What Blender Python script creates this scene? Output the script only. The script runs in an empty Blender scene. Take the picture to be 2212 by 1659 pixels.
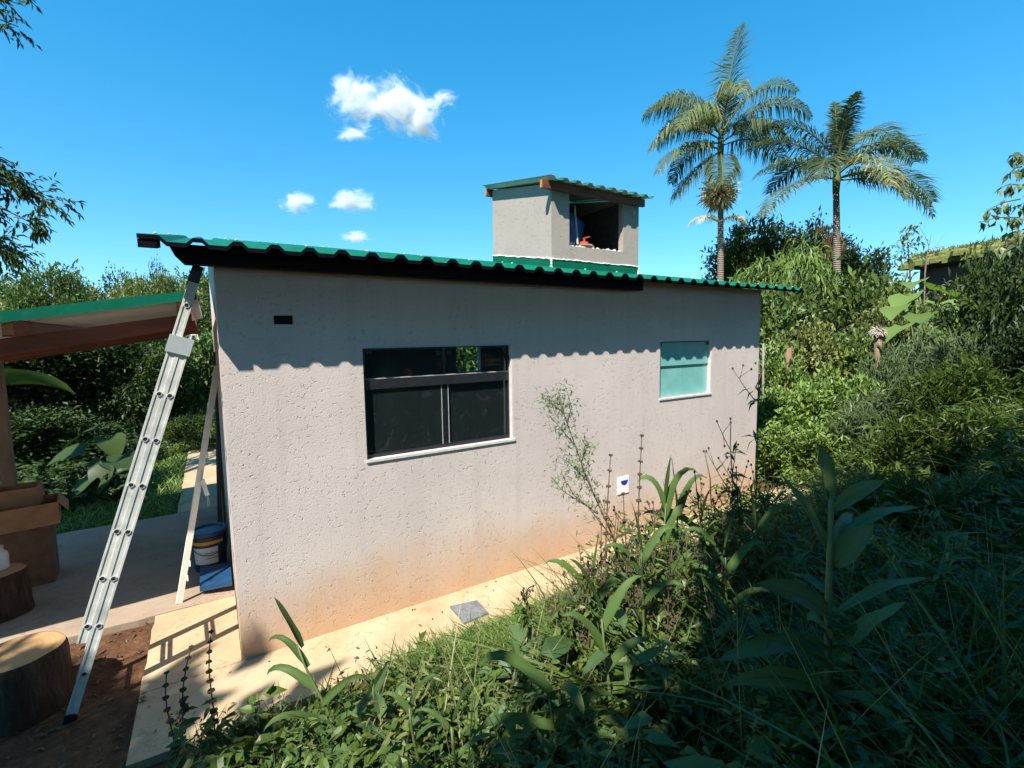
import bpy, math, random
import numpy as np
from mathutils import Vector, Matrix, noise as mnoise

random.seed(7); rng = np.random.default_rng(7)
scene = bpy.context.scene
COL = scene.collection
R_ = math.radians

# ------------------------------------------------------------------ camera
IMW, IMH, FPX = 2212.0, 1659.0, 1030.0
CAM = np.array([-0.0598, -3.9981, 2.42])
YAW, PITCH, ROLL = 0.56289, 0.09670, -0.01425
_f = np.array([math.sin(YAW)*math.cos(PITCH), math.cos(YAW)*math.cos(PITCH), -math.sin(PITCH)])
_r0 = np.array([math.cos(YAW), -math.sin(YAW), 0.0]); _u0 = np.cross(_r0, _f)
_r = _r0*math.cos(ROLL)+_u0*math.sin(ROLL); _u = -_r0*math.sin(ROLL)+_u0*math.cos(ROLL)
cd = bpy.data.cameras.new('camera'); cam = bpy.data.objects.new('camera', cd); COL.objects.link(cam)
cd.sensor_width = 36; cd.lens = FPX/IMW*36; cd.clip_start = 0.05; cd.clip_end = 9000
cam.matrix_world = Matrix(((_r[0], _u[0], -_f[0], CAM[0]), (_r[1], _u[1], -_f[1], CAM[1]), (_r[2], _u[2], -_f[2], CAM[2]), (0, 0, 0, 1)))
scene.camera = cam

# ------------------------------------------------------------------ sky, sun, exposure
SUN = np.array([-0.505, -0.35, 0.80]); SUN /= np.linalg.norm(SUN)
elev = math.asin(SUN[2]); azim = math.atan2(SUN[0], SUN[1])
world = bpy.data.worlds.new('World'); scene.world = world; world.use_nodes = True
wn = world.node_tree.nodes; wl = world.node_tree.links; wn.clear()
wo = wn.new('ShaderNodeOutputWorld'); bg = wn.new('ShaderNodeBackground'); sky = wn.new('ShaderNodeTexSky')
sky.sky_type = 'NISHITA'; sky.sun_disc = False; sky.sun_elevation = elev; sky.sun_rotation = azim
sky.altitude = 800; sky.air_density = 1.0; sky.dust_density = 0.3; sky.ozone_density = 1.0
hsv = wn.new('ShaderNodeHueSaturation'); hsv.inputs['Saturation'].default_value = 1.46; hsv.inputs['Hue'].default_value = 0.484
def wmul(src, c):
    m_ = wn.new('ShaderNodeVectorMath'); m_.operation = 'MULTIPLY'; wl.new(src, m_.inputs[0]); m_.inputs[1].default_value = c; return m_.outputs[0]
PIV = (0.40, 1.90, 3.85)                 # one response curve for the whole sky: colours around this blue are kept, the range is eased
gm_ = wn.new('ShaderNodeGamma'); gm_.inputs['Gamma'].default_value = 0.68
wl.new(sky.outputs[0], hsv.inputs['Color']); wl.new(wmul(hsv.outputs[0], tuple(1/x for x in PIV)), gm_.inputs['Color']); wl.new(wmul(gm_.outputs[0], PIV), bg.inputs[0]); bg.inputs[1].default_value = 0.127
wl.new(bg.outputs[0], wo.inputs[0])
sl = bpy.data.lights.new('sun', 'SUN'); sl.energy = 5.0; sl.angle = R_(0.53); sl.color = (1.0, 0.95, 0.86)
so = bpy.data.objects.new('sun', sl); COL.objects.link(so)
so.rotation_euler = Vector(-SUN).to_track_quat('-Z', 'Y').to_euler(); so.location = (-20, -14, 32)
vs = scene.view_settings; vs.view_transform = 'Standard'; vs.look = 'None'; vs.exposure = 1.0; vs.gamma = 1.0
scene.cycles.max_bounces = 8; scene.cycles.transparent_max_bounces = 12; scene.cycles.volume_bounces = 3
scene.cycles.sample_clamp_indirect = 6

# ------------------------------------------------------------------ picture -> place helpers (points on real planes)
def ray(x, y): return _f+(x-IMW/2)/FPX*_r-(y-IMH/2)/FPX*_u
def on(x, y, axis, val):
    d = ray(x, y); return CAM+d*((val-CAM[axis])/d[axis])
def at(x, y, depth): return CAM+ray(x, y)*depth
def smooth(a, b, t):
    t = min(1, max(0, (t-a)/(b-a))); return t*t*(3-2*t)
def height(x, y):
    n = mnoise.noise((x*0.55, y*0.55, 0.3))
    n2 = mnoise.noise((x*2.1, y*2.1, 5.3))
    bank = 0.0
    if y < -0.72: bank = 0.27*min(7.0, -0.72-y)
    bank *= smooth(-3.2, -0.9, x)*0.75+0.25
    bank += 0.75*smooth(4.0, 8.5, x)*smooth(-1.2, -2.6, y)
    house = smooth(7.9, 9.5, x)
    up = 0.09*max(0, x-8.2)*smooth(-30, 2, y) if x < 40 else 0.09*31.8
    lawn = smooth(4.5, 7, y)*smooth(0.2, -0.5, x)
    drop = -0.07*max(0, min(y, 60)-14)*smooth(8, -4, x)
    edge = smooth(-0.72, -1.4, y)
    far = smooth(10, 30, math.hypot(x, y))
    k = max(edge, house, lawn*0.25, far, smooth(-0.75, -1.3, x)*0.35*smooth(1.0, 0.4, y))
    return -0.06+bank+up+drop+k*(0.10*n+0.03*n2)+far*0.8*mnoise.noise((x*0.05, y*0.05, 1.0))
def ground_px(x, depth):
    p = at(x, 740, depth); p = np.array(p); p[2] = height(p[0], p[1]); return p

# ------------------------------------------------------------------ materials
MATS = {}
def new_mat(name):
    m = bpy.data.materials.new(name); m.use_nodes = True
    nt = m.node_tree; nt.nodes.clear(); out = nt.nodes.new('ShaderNodeOutputMaterial')
    MATS[name] = m
    return m, nt, out
def N(nt, kind, **kw):
    n = nt.nodes.new(kind)
    for k, v in kw.items():
        if k in n.inputs: n.inputs[k].default_value = v
        else: setattr(n, k, v)
    return n
def ramp(nt, fac, stops):
    r = nt.nodes.new('ShaderNodeValToRGB'); e = r.color_ramp.elements
    while len(e) < len(stops): e.new(0.5)
    for el, (p, c) in zip(e, stops):
        el.position = p; el.color = (*c, 1) if len(c) == 3 else c
    nt.links.new(fac, r.inputs[0]); return r.outputs[0]
def mixc(nt, fac, a, b, mode='MIX'):
    m = nt.nodes.new('ShaderNodeMix'); m.data_type = 'RGBA'; m.blend_type = mode
    for s, v in ((m.inputs[0], fac), (m.inputs[6], a), (m.inputs[7], b)):
        if hasattr(v, 'is_output'): nt.links.new(v, s)
        elif isinstance(v, (int, float)): s.default_value = v
        else: s.default_value = (*v, 1)
    return m.outputs[2]
def math_(nt, op, a, b=None, clamp=False):
    m = nt.nodes.new('ShaderNodeMath'); m.operation = op; m.use_clamp = clamp
    for s, v in zip(m.inputs, (a, b)):
        if v is None: continue
        if hasattr(v, 'is_output'): nt.links.new(v, s)
        else: s.default_value = v
    return m.outputs[0]
def noise_(nt, vec, scale, detail=4, rough=0.55, dist=0.0):
    n = N(nt, 'ShaderNodeTexNoise', Scale=scale, Detail=detail, Roughness=rough, Distortion=dist)
    if vec is not None: nt.links.new(vec, n.inputs['Vector'])
    return n.outputs[0]
def coords(nt, scale=None):
    g = nt.nodes.new('ShaderNodeNewGeometry').outputs['Position']
    if scale is None: return g
    m = nt.nodes.new('ShaderNodeMapping'); m.inputs['Scale'].default_value = scale; nt.links.new(g, m.inputs[0]); return m.outputs[0]
def ocoords(nt, scale=None):
    g = nt.nodes.new('ShaderNodeTexCoord').outputs['Object']
    if scale is None: return g
    m = nt.nodes.new('ShaderNodeMapping'); m.inputs['Scale'].default_value = scale; nt.links.new(g, m.inputs[0]); return m.outputs[0]
def bump(nt, h, strength, dist=0.01):
    b = nt.nodes.new('ShaderNodeBump'); b.inputs['Strength'].default_value = strength; b.inputs['Distance'].default_value = dist
    nt.links.new(h, b.inputs['Height']); return b.outputs[0]
def principled(nt, out, base, rough=0.6, metal=0.0, spec=0.5, normal=None):
    p = nt.nodes.new('ShaderNodeBsdfPrincipled')
    for s, v in (('Base Color', base), ('Roughness', rough)):
        if hasattr(v, 'is_output'): nt.links.new(v, p.inputs[s])
        elif isinstance(v, (int, float)): p.inputs[s].default_value = v
        else: p.inputs[s].default_value = (*v, 1)
    p.inputs['Metallic'].default_value = metal; p.inputs['Specular IOR Level'].default_value = spec
    if normal is not None: nt.links.new(normal, p.inputs['Normal'])
    nt.links.new(p.outputs[0], out.inputs[0]); return p
def simple(name, c, rough=0.5, metal=0.0, var=0.25, scale=14, spec=0.5, bmp=0.15, obj=False, stretch=None):
    m, nt, out = new_mat(name)
    v = ocoords(nt, stretch) if obj else coords(nt, stretch)
    n = noise_(nt, v, scale, 5, 0.6)
    lo = tuple(x*(1-var) for x in c); hi = tuple(min(1, x*(1+var)) for x in c)
    col = ramp(nt, n, [(0.3, lo), (0.7, hi)])
    n2 = noise_(nt, v, scale*4, 3)
    rr = math_(nt, 'ADD', math_(nt, 'MULTIPLY', n2, 0.2), rough-0.1)
    principled(nt, out, col, rr, metal, spec, bump(nt, n2, bmp, 0.004) if bmp else None)
    return m
def leaf_mat(name, dark, light, yellow=None, rough=0.45, trans=0.3, spec=0.35):
    m, nt, out = new_mat(name)
    a = nt.nodes.new('ShaderNodeVertexColor'); a.layer_name = 'tint'
    sep = nt.nodes.new('ShaderNodeSeparateColor'); nt.links.new(a.outputs[0], sep.inputs[0])
    st = [(0.0, dark), (0.75, light)]
    if yellow: st += [(0.93, light), (1.0, yellow)]
    col = ramp(nt, sep.outputs[0], st)
    oi = nt.nodes.new('ShaderNodeObjectInfo')
    br = math_(nt, 'ADD', math_(nt, 'MULTIPLY', oi.outputs['Random'], 0.35), 0.82)
    hs = nt.nodes.new('ShaderNodeHueSaturation'); nt.links.new(col, hs.inputs['Color']); nt.links.new(br, hs.inputs['Value'])
    p = principled(nt, out, hs.outputs[0], rough, 0, spec)
    t = nt.nodes.new('ShaderNodeBsdfTranslucent')
    tc = mixc(nt, 1.0, hs.outputs[0], (1.0, 1.15, 0.45), 'MULTIPLY'); nt.links.new(tc, t.inputs[0])
    mx = nt.nodes.new('ShaderNodeMixShader'); mx.inputs[0].default_value = trans
    nt.links.new(p.outputs[0], mx.inputs[1]); nt.links.new(t.outputs[0], mx.inputs[2]); nt.links.new(mx.outputs[0], out.inputs[0])
    return m

def plaster(name, c, stain):
    m, nt, out = new_mat(name)
    v = coords(nt)
    big = noise_(nt, v, 0.9, 4, 0.6); mid = noise_(nt, v, 5, 5, 0.6); fine = noise_(nt, v, 70, 3)
    col = ramp(nt, big, [(0.3, tuple(x*0.88 for x in c)), (0.7, tuple(x*1.08 for x in c))])
    col = mixc(nt, math_(nt, 'MULTIPLY', mid, 0.35), col, tuple(x*0.8 for x in (c[0], c[1]*0.97, c[2]*0.95)))
    # dragged-aggregate scratches of the textured render: short worm-like grooves
    nz = noise_(nt, coords(nt, (1, 1, 1.25)), 15, 2.5, 0.55, 0.6)
    line = ramp(nt, math_(nt, 'ABSOLUTE', math_(nt, 'SUBTRACT', nz, 0.5)), [(0.006, (1, 1, 1)), (0.026, (0, 0, 0))])
    brk = ramp(nt, noise_(nt, v, 24, 2), [(0.52, (0, 0, 0)), (0.58, (1, 1, 1))])
    patch = ramp(nt, noise_(nt, v, 2.2, 4), [(0.36, (0.12,)*3), (0.58, (1, 1, 1))])
    pits = mixc(nt, 1.0, mixc(nt, 1.0, line, brk, 'MULTIPLY'), patch, 'MULTIPLY')
    col = mixc(nt, math_(nt, 'MULTIPLY', pits, 0.32), col, tuple(x*0.38 for x in c))
    if stain:
        sp = nt.nodes.new('ShaderNodeSeparateXYZ'); nt.links.new(v, sp.inputs[0])
        hz = math_(nt, 'SUBTRACT', sp.outputs[2], math_(nt, 'MULTIPLY', math_(nt, 'SUBTRACT', noise_(nt, coords(nt, (1, 1, 0.5)), 1.5, 8, 0.68), 0.5), 0.8))
        f = ramp(nt, hz, [(0.05, (1, 1, 1)), (0.34, (0.62,)*3), (0.62, (0, 0, 0))])
        st = ramp(nt, mid, [(0.3, (0.46, 0.25, 0.10)), (0.7, (0.54, 0.31, 0.14))])
        col = mixc(nt, math_(nt, 'MULTIPLY', f, 0.72), col, st)
        # drip streaks under the eaves
        dr = ramp(nt, noise_(nt, coords(nt, (9, 9, 0.35)), 1, 3), [(0.5, (0, 0, 0)), (0.75, (1, 1, 1))])
        col = mixc(nt, math_(nt, 'MULTIPLY', dr, 0.30), col, tuple(x*0.72 for x in c))
    hgt = math_(nt, 'SUBTRACT', math_(nt, 'ADD', math_(nt, 'MULTIPLY', fine, 0.35), math_(nt, 'MULTIPLY', mid, 0.3)), pits)
    principled(nt, out, col, 0.9, 0, 0.25, bump(nt, hgt, 0.5, 0.012))
    return m
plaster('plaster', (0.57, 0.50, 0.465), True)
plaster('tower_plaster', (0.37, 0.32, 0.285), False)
simple('unplastered', (0.075, 0.08, 0.09), 0.95, var=0.3, scale=12)  # dark grey-blue standing for the shade inside the tower
simple('plaster_inside', (0.36, 0.34, 0.32), 0.9, var=0.1, scale=3)

def concrete(name, c, patchc):
    m, nt, out = new_mat(name); v = coords(nt)
    a = noise_(nt, v, 1.6, 5, 0.6); b = noise_(nt, v, 12, 6, 0.65); f = noise_(nt, v, 90, 3)
    col = ramp(nt, a, [(0.3, tuple(x*0.72 for x in c)), (0.5, c), (0.72, patchc)])
    blot = ramp(nt, noise_(nt, v, 4.5, 6, 0.7, 0.8), [(0.56, (0, 0, 0)), (0.70, (1, 1, 1))])
    col = mixc(nt, math_(nt, 'MULTIPLY', blot, 0.45), col, (c[0]*0.62, c[1]*0.5, c[2]*0.4))
    crk = ramp(nt, math_(nt, 'ABSOLUTE', math_(nt, 'SUBTRACT', noise_(nt, v, 1.1, 5, 0.6), 0.5)), [(0.001, (1, 1, 1)), (0.005, (0, 0, 0))])
    col = mixc(nt, math_(nt, 'MULTIPLY', crk, 0.5), col, (c[0]*0.35, c[1]*0.3, c[2]*0.25))
    col = mixc(nt, math_(nt, 'MULTIPLY', b, 0.4), col, tuple(x*0.72 for x in c))
    h = math_(nt, 'ADD', math_(nt, 'MULTIPLY', b, 0.6), math_(nt, 'MULTIPLY', f, 0.4))
    principled(nt, out, col, 0.88, 0, 0.3, bump(nt, h, 0.35, 0.01)); return m
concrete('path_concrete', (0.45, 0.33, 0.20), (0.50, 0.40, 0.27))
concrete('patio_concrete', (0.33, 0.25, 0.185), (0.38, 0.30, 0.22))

m, nt, out = new_mat('soil'); v = coords(nt)
a = noise_(nt, v, 0.7, 5); b = noise_(nt, v, 9, 6, 0.7); f = noise_(nt, v, 40, 4)
col = ramp(nt, b, [(0.3, (0.045, 0.022, 0.012)), (0.55, (0.115, 0.055, 0.028)), (0.8, (0.20, 0.105, 0.055))])
gr = ramp(nt, noise_(nt, v, 5, 4), [(0.3, (0.02, 0.04, 0.01)), (0.7, (0.055, 0.085, 0.02))])
sp = nt.nodes.new('ShaderNodeSeparateXYZ'); nt.links.new(v, sp.inputs[0])
gm = ramp(nt, math_(nt, 'ADD', math_(nt, 'MULTIPLY', sp.outputs[1], 0.1), math_(nt, 'MULTIPLY', a, 0.3)), [(0.52, (0, 0, 0)), (0.62, (1, 1, 1))])
col = mixc(nt, gm, col, gr)
principled(nt, out, col, 0.95, 0, 0.2, bump(nt, math_(nt, 'ADD', b, math_(nt, 'MULTIPLY', f, 0.5)), 0.8, 0.03))

# painted sheet metal
m, nt, out = new_mat('green_sheet'); v = coords(nt)
a = noise_(nt, v, 3, 5); b = noise_(nt, v, 30, 4)
col = ramp(nt, a, [(0.3, (0.003, 0.098, 0.056)), (0.7, (0.004, 0.128, 0.076))])
dust = ramp(nt, b, [(0.55, (0, 0, 0)), (0.8, (1, 1, 1))])
col = mixc(nt, math_(nt, 'MULTIPLY', dust, 0.12), col, (0.3, 0.3, 0.24))
principled(nt, out, col, math_(nt, 'ADD', math_(nt, 'MULTIPLY', b, 0.25), 0.40), 0, 0.07)
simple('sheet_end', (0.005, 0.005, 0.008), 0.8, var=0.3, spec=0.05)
simple('soffit_white', (0.62, 0.60, 0.56), 0.45, var=0.1, scale=4, bmp=0)
simple('brown_timber', (0.17, 0.05, 0.025), 0.55, var=0.35, scale=5, stretch=(0.6, 0.6, 4), bmp=0.3)
simple('timber_end', (0.42, 0.20, 0.085), 0.7, var=0.3, scale=40, bmp=0.3)
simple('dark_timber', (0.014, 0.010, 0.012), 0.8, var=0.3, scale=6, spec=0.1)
simple('black_frame', (0.016, 0.017, 0.020), 0.35, var=0.3, scale=20, bmp=0.03)
simple('grey_trim', (0.40, 0.40, 0.40), 0.55, var=0.15, scale=20)
simple('white_sill', (0.56, 0.54, 0.51), 0.5, var=0.12, scale=20)
simple('sealant', (0.75, 0.75, 0.72), 0.6, var=0.1, scale=60, bmp=0.5)
simple('aluminium', (0.66, 0.65, 0.59), 0.5, metal=0.1, var=0.22, scale=7, bmp=0.05)
simple('alu_rim', (0.78, 0.78, 0.74), 0.35, metal=0.6, var=0.1, bmp=0)
simple('black_hole', (0.008, 0.008, 0.009), 0.9, var=0.1, bmp=0)
simple('black_plastic', (0.013, 0.013, 0.015), 0.45, var=0.2)
simple('cream_paint', (0.78, 0.74, 0.66), 0.5, var=0.08, scale=18)
simple('bucket_blue', (0.012, 0.020, 0.060), 0.35, var=0.25, scale=10, bmp=0.04)
simple('label_white', (0.55, 0.55, 0.53), 0.5, var=0.1, bmp=0)
simple('label_yellow', (0.50, 0.27, 0.01), 0.5, var=0.1, bmp=0)
simple('blue_plastic', (0.010, 0.045, 0.11), 0.4, var=0.2, scale=8, bmp=0.04)
simple('tank_blue', (0.01, 0.10, 0.36), 0.4, var=0.12, scale=4, bmp=0.03)
simple('valve_red', (0.60, 0.08, 0.02), 0.45, var=0.15, bmp=0)
simple('pvc_brown', (0.30, 0.20, 0.13), 0.5, var=0.15, bmp=0)
simple('cardboard', (0.33, 0.165, 0.075), 0.85, var=0.2, scale=9, bmp=0.2)
simple('cardboard_dark', (0.15, 0.075, 0.04), 0.85, var=0.25, scale=9, bmp=0.2)
simple('slate', (0.15, 0.155, 0.17), 0.75, var=0.3, scale=22, bmp=0.8)
simple('brick', (0.36, 0.19, 0.09), 0.9, var=0.25, scale=20, bmp=0.5)
simple('bottle_white', (0.62, 0.66, 0.68), 0.3, var=0.08, bmp=0)
simple('plate_white', (0.78, 0.78, 0.80), 0.4, var=0.05, bmp=0)
simple('plate_blue', (0.03, 0.03, 0.30), 0.4, var=0.1, bmp=0)
simple('grey_wood', (0.20, 0.17, 0.145), 0.9, var=0.35, scale=9, stretch=(1, 1, 0.2), bmp=0.6)
simple('post_wood', (0.17, 0.105, 0.065), 0.85, var=0.35, scale=9, stretch=(1, 1, 0.25), bmp=0.6)
simple('stem_green', (0.09, 0.12, 0.035), 0.6, var=0.2, bmp=0)
simple('stem_brown', (0.085, 0.055, 0.035), 0.8, var=0.3, bmp=0)
simple('seed_brown', (0.060, 0.042, 0.022), 0.85, var=0.4, scale=60, bmp=0)
simple('bark_grey', (0.16, 0.13, 0.10), 0.9, var=0.4, scale=8, stretch=(1, 1, 0.3), bmp=0.8)
simple('far_wall', (0.10, 0.10, 0.095), 0.9, var=0.2, scale=2)
simple('far_dark', (0.03, 0.03, 0.032), 0.7, var=0.3)
simple('moss', (0.13, 0.145, 0.035), 0.95, var=0.4, scale=8, bmp=0.8)
simple('dry_fibre', (0.42, 0.38, 0.30), 0.9, var=0.3, scale=20, bmp=0)

# bark of cut logs and end grain
m, nt, out = new_mat('log_bark'); v = coords(nt, (1, 1, 0.22)); v2 = coords(nt)
a = noise_(nt, v, 22, 6, 0.7); b = noise_(nt, v2, 5, 4)
col = ramp(nt, a, [(0.3, (0.022, 0.015, 0.012)), (0.6, (0.075, 0.05, 0.035)), (0.8, (0.17, 0.12, 0.085))])
col = mixc(nt, ramp(nt, b, [(0.55, (0, 0, 0)), (0.7, (1, 1, 1))]), col, (0.05, 0.033, 0.024))
principled(nt, out, col, 0.95, 0, 0.2, bump(nt, a, 1.0, 0.03))
m, nt, out = new_mat('end_grain'); v = ocoords(nt)
ln = nt.nodes.new('ShaderNodeVectorMath'); ln.operation = 'LENGTH'
mp = nt.nodes.new('ShaderNodeMapping'); mp.inputs['Scale'].default_value = (1, 1, 0); nt.links.new(v, mp.inputs[0]); nt.links.new(mp.outputs[0], ln.inputs[0])
ringv = math_(nt, 'ADD', math_(nt, 'MULTIPLY', ln.outputs['Value'], 190), math_(nt, 'MULTIPLY', noise_(nt, v, 6, 3), 7))
ring = math_(nt, 'MULTIPLY', math_(nt, 'ADD', math_(nt, 'SINE', ringv), 1), 0.5)
col = mixc(nt, math_(nt, 'MULTIPLY', ring, 0.35), (0.47, 0.27, 0.12), (0.33, 0.17, 0.07))
col = mixc(nt, math_(nt, 'MULTIPLY', noise_(nt, v, 14, 5), 0.35), col, (0.55, 0.36, 0.18))
principled(nt, out, col, 0.85, 0, 0.2, bump(nt, noise_(nt, v, 60, 3), 0.4, 0.004))

# palm trunk
m, nt, out = new_mat('palm_trunk'); v = ocoords(nt)
w = N(nt, 'ShaderNodeTexWave', Scale=5.0, Distortion=1.5, Detail=2.0); w.bands_direction = 'Z'; nt.links.new(v, w.inputs['Vector'])
col = ramp(nt, w.outputs[0], [(0.1, (0.11, 0.085, 0.07)), (0.5, (0.27, 0.225, 0.18))])
col = mixc(nt, math_(nt, 'MULTIPLY', noise_(nt, v, 9, 4), 0.6), col, (0.15, 0.12, 0.095))
principled(nt, out, col, 0.9, 0, 0.2, bump(nt, w.outputs[0], 0.6, 0.03))

# window panes: thin tinted glass (mirror share by Fresnel, the rest passes tinted) and frosted glass
m, nt, out = new_mat('tinted_glass')
fr = N(nt, 'ShaderNodeFresnel', IOR=1.5); gl = N(nt, 'ShaderNodeBsdfGlossy', Roughness=0.02); gl.inputs[0].default_value = (0.9, 0.95, 0.95, 1)
tr = nt.nodes.new('ShaderNodeBsdfTransparent'); tr.inputs[0].default_value = (0.62, 0.74, 0.72, 1)
df = nt.nodes.new('ShaderNodeBsdfDiffuse'); v = coords(nt)
sm = ramp(nt, noise_(nt, coords(nt, (5, 5, 5)), 1.0, 6, 0.7, 1.5), [(0.56, (0.0, 0.0, 0.0)), (0.72, (1, 1, 1))])
df.inputs[0].default_value = (0.22, 0.29, 0.32, 1)
mx = nt.nodes.new('ShaderNodeMixShader'); nt.links.new(fr.outputs[0], mx.inputs[0]); nt.links.new(tr.outputs[0], mx.inputs[1]); nt.links.new(gl.outputs[0], mx.inputs[2])
mx2 = nt.nodes.new('ShaderNodeMixShader'); nt.links.new(math_(nt, 'ADD', math_(nt, 'MULTIPLY', sm, 0.09), 0.045), mx2.inputs[0])
nt.links.new(mx.outputs[0], mx2.inputs[1]); nt.links.new(df.outputs[0], mx2.inputs[2]); nt.links.new(mx2.outputs[0], out.inputs[0])
m, nt, out = new_mat('frosted_glass')
v = coords(nt); n_ = noise_(nt, v, 5, 5, 0.6)
col = ramp(nt, n_, [(0.3, (0.15, 0.40, 0.37)), (0.7, (0.22, 0.48, 0.45))])
p = principled(nt, out, col, 0.16, 0, 0.5, bump(nt, noise_(nt, v, 2.5, 2), 0.10, 0.02))

# leaves
leaf_mat('leaf_broad', (0.040, 0.075, 0.018), (0.15, 0.21, 0.055), (0.30, 0.30, 0.08))
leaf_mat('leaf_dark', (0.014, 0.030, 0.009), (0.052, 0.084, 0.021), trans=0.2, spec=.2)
leaf_mat('leaf_bright', (0.085, 0.15, 0.030), (0.20, 0.29, 0.075), (0.34, 0.36, 0.10))
leaf_mat('leaf_olive', (0.075, 0.095, 0.026), (0.19, 0.215, 0.065), (0.34, 0.30, 0.09))
leaf_mat('leaf_pale', (0.085, 0.13, 0.055), (0.18, 0.24, 0.11), (0.3, 0.33, 0.17))
leaf_mat('leaf_herb', (0.030, 0.056, 0.010), (0.088, 0.132, 0.024), (0.13, 0.17, 0.05), trans=0.25)
leaf_mat('leaf_blade', (0.028, 0.060, 0.016), (0.080, 0.135, 0.036), (0.16, 0.19, 0.06), rough=.55, spec=.2)
leaf_mat('leaf_bluegreen', (0.040, 0.082, 0.030), (0.10, 0.165, 0.060), trans=0.3, rough=0.5, spec=0.3)
leaf_mat('leaf_palm', (0.035, 0.060, 0.032), (0.155, 0.19, 0.085), (0.40, 0.36, 0.17), rough=0.6, spec=0.12)
leaf_mat('leaf_brown', (0.11, 0.055, 0.03), (0.20, 0.12, 0.06))
leaf_mat('grass_dry', (0.20, 0.18, 0.08), (0.36, 0.33, 0.16))
leaf_mat('fibre', (0.62, 0.48, 0.40), (0.90, 0.80, 0.72), spec=.1, trans=.5)

# ------------------------------------------------------------------ mesh helpers
def np_mesh(name, V, polys, tint=None, smooth_=False):
    """V (n,3); polys: list of int arrays (m,3) or (m,4)"""
    me = bpy.data.meshes.new(name)
    V = np.asarray(V, np.float32)
    polys = [np.asarray(p, np.int32) for p in polys if len(p)]
    me.vertices.add(len(V)); me.vertices.foreach_set('co', V.ravel())
    loops = np.concatenate([p.ravel() for p in polys]); tot = np.concatenate([np.full(len(p), p.shape[1], np.int32) for p in polys])
    start = np.concatenate([[0], np.cumsum(tot)[:-1]]).astype(np.int32)
    me.loops.add(len(loops)); me.loops.foreach_set('vertex_index', loops)
    me.polygons.add(len(tot)); me.polygons.foreach_set('loop_start', start)
    me.polygons.foreach_set('use_smooth', np.full(len(tot), bool(smooth_)))
    me.update(calc_edges=True); me.validate()
    if tint is not None:
        ca = me.color_attributes.new('tint', 'FLOAT_COLOR', 'POINT')
        c = np.ones((len(V), 4), np.float32); c[:, :3] = np.asarray(tint, np.float32)[:, None]
        ca.data.foreach_set('color', c.ravel())
    return me
def nrm(a): return a/np.maximum(np.linalg.norm(a, axis=-1, keepdims=True), 1e-9)

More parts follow.
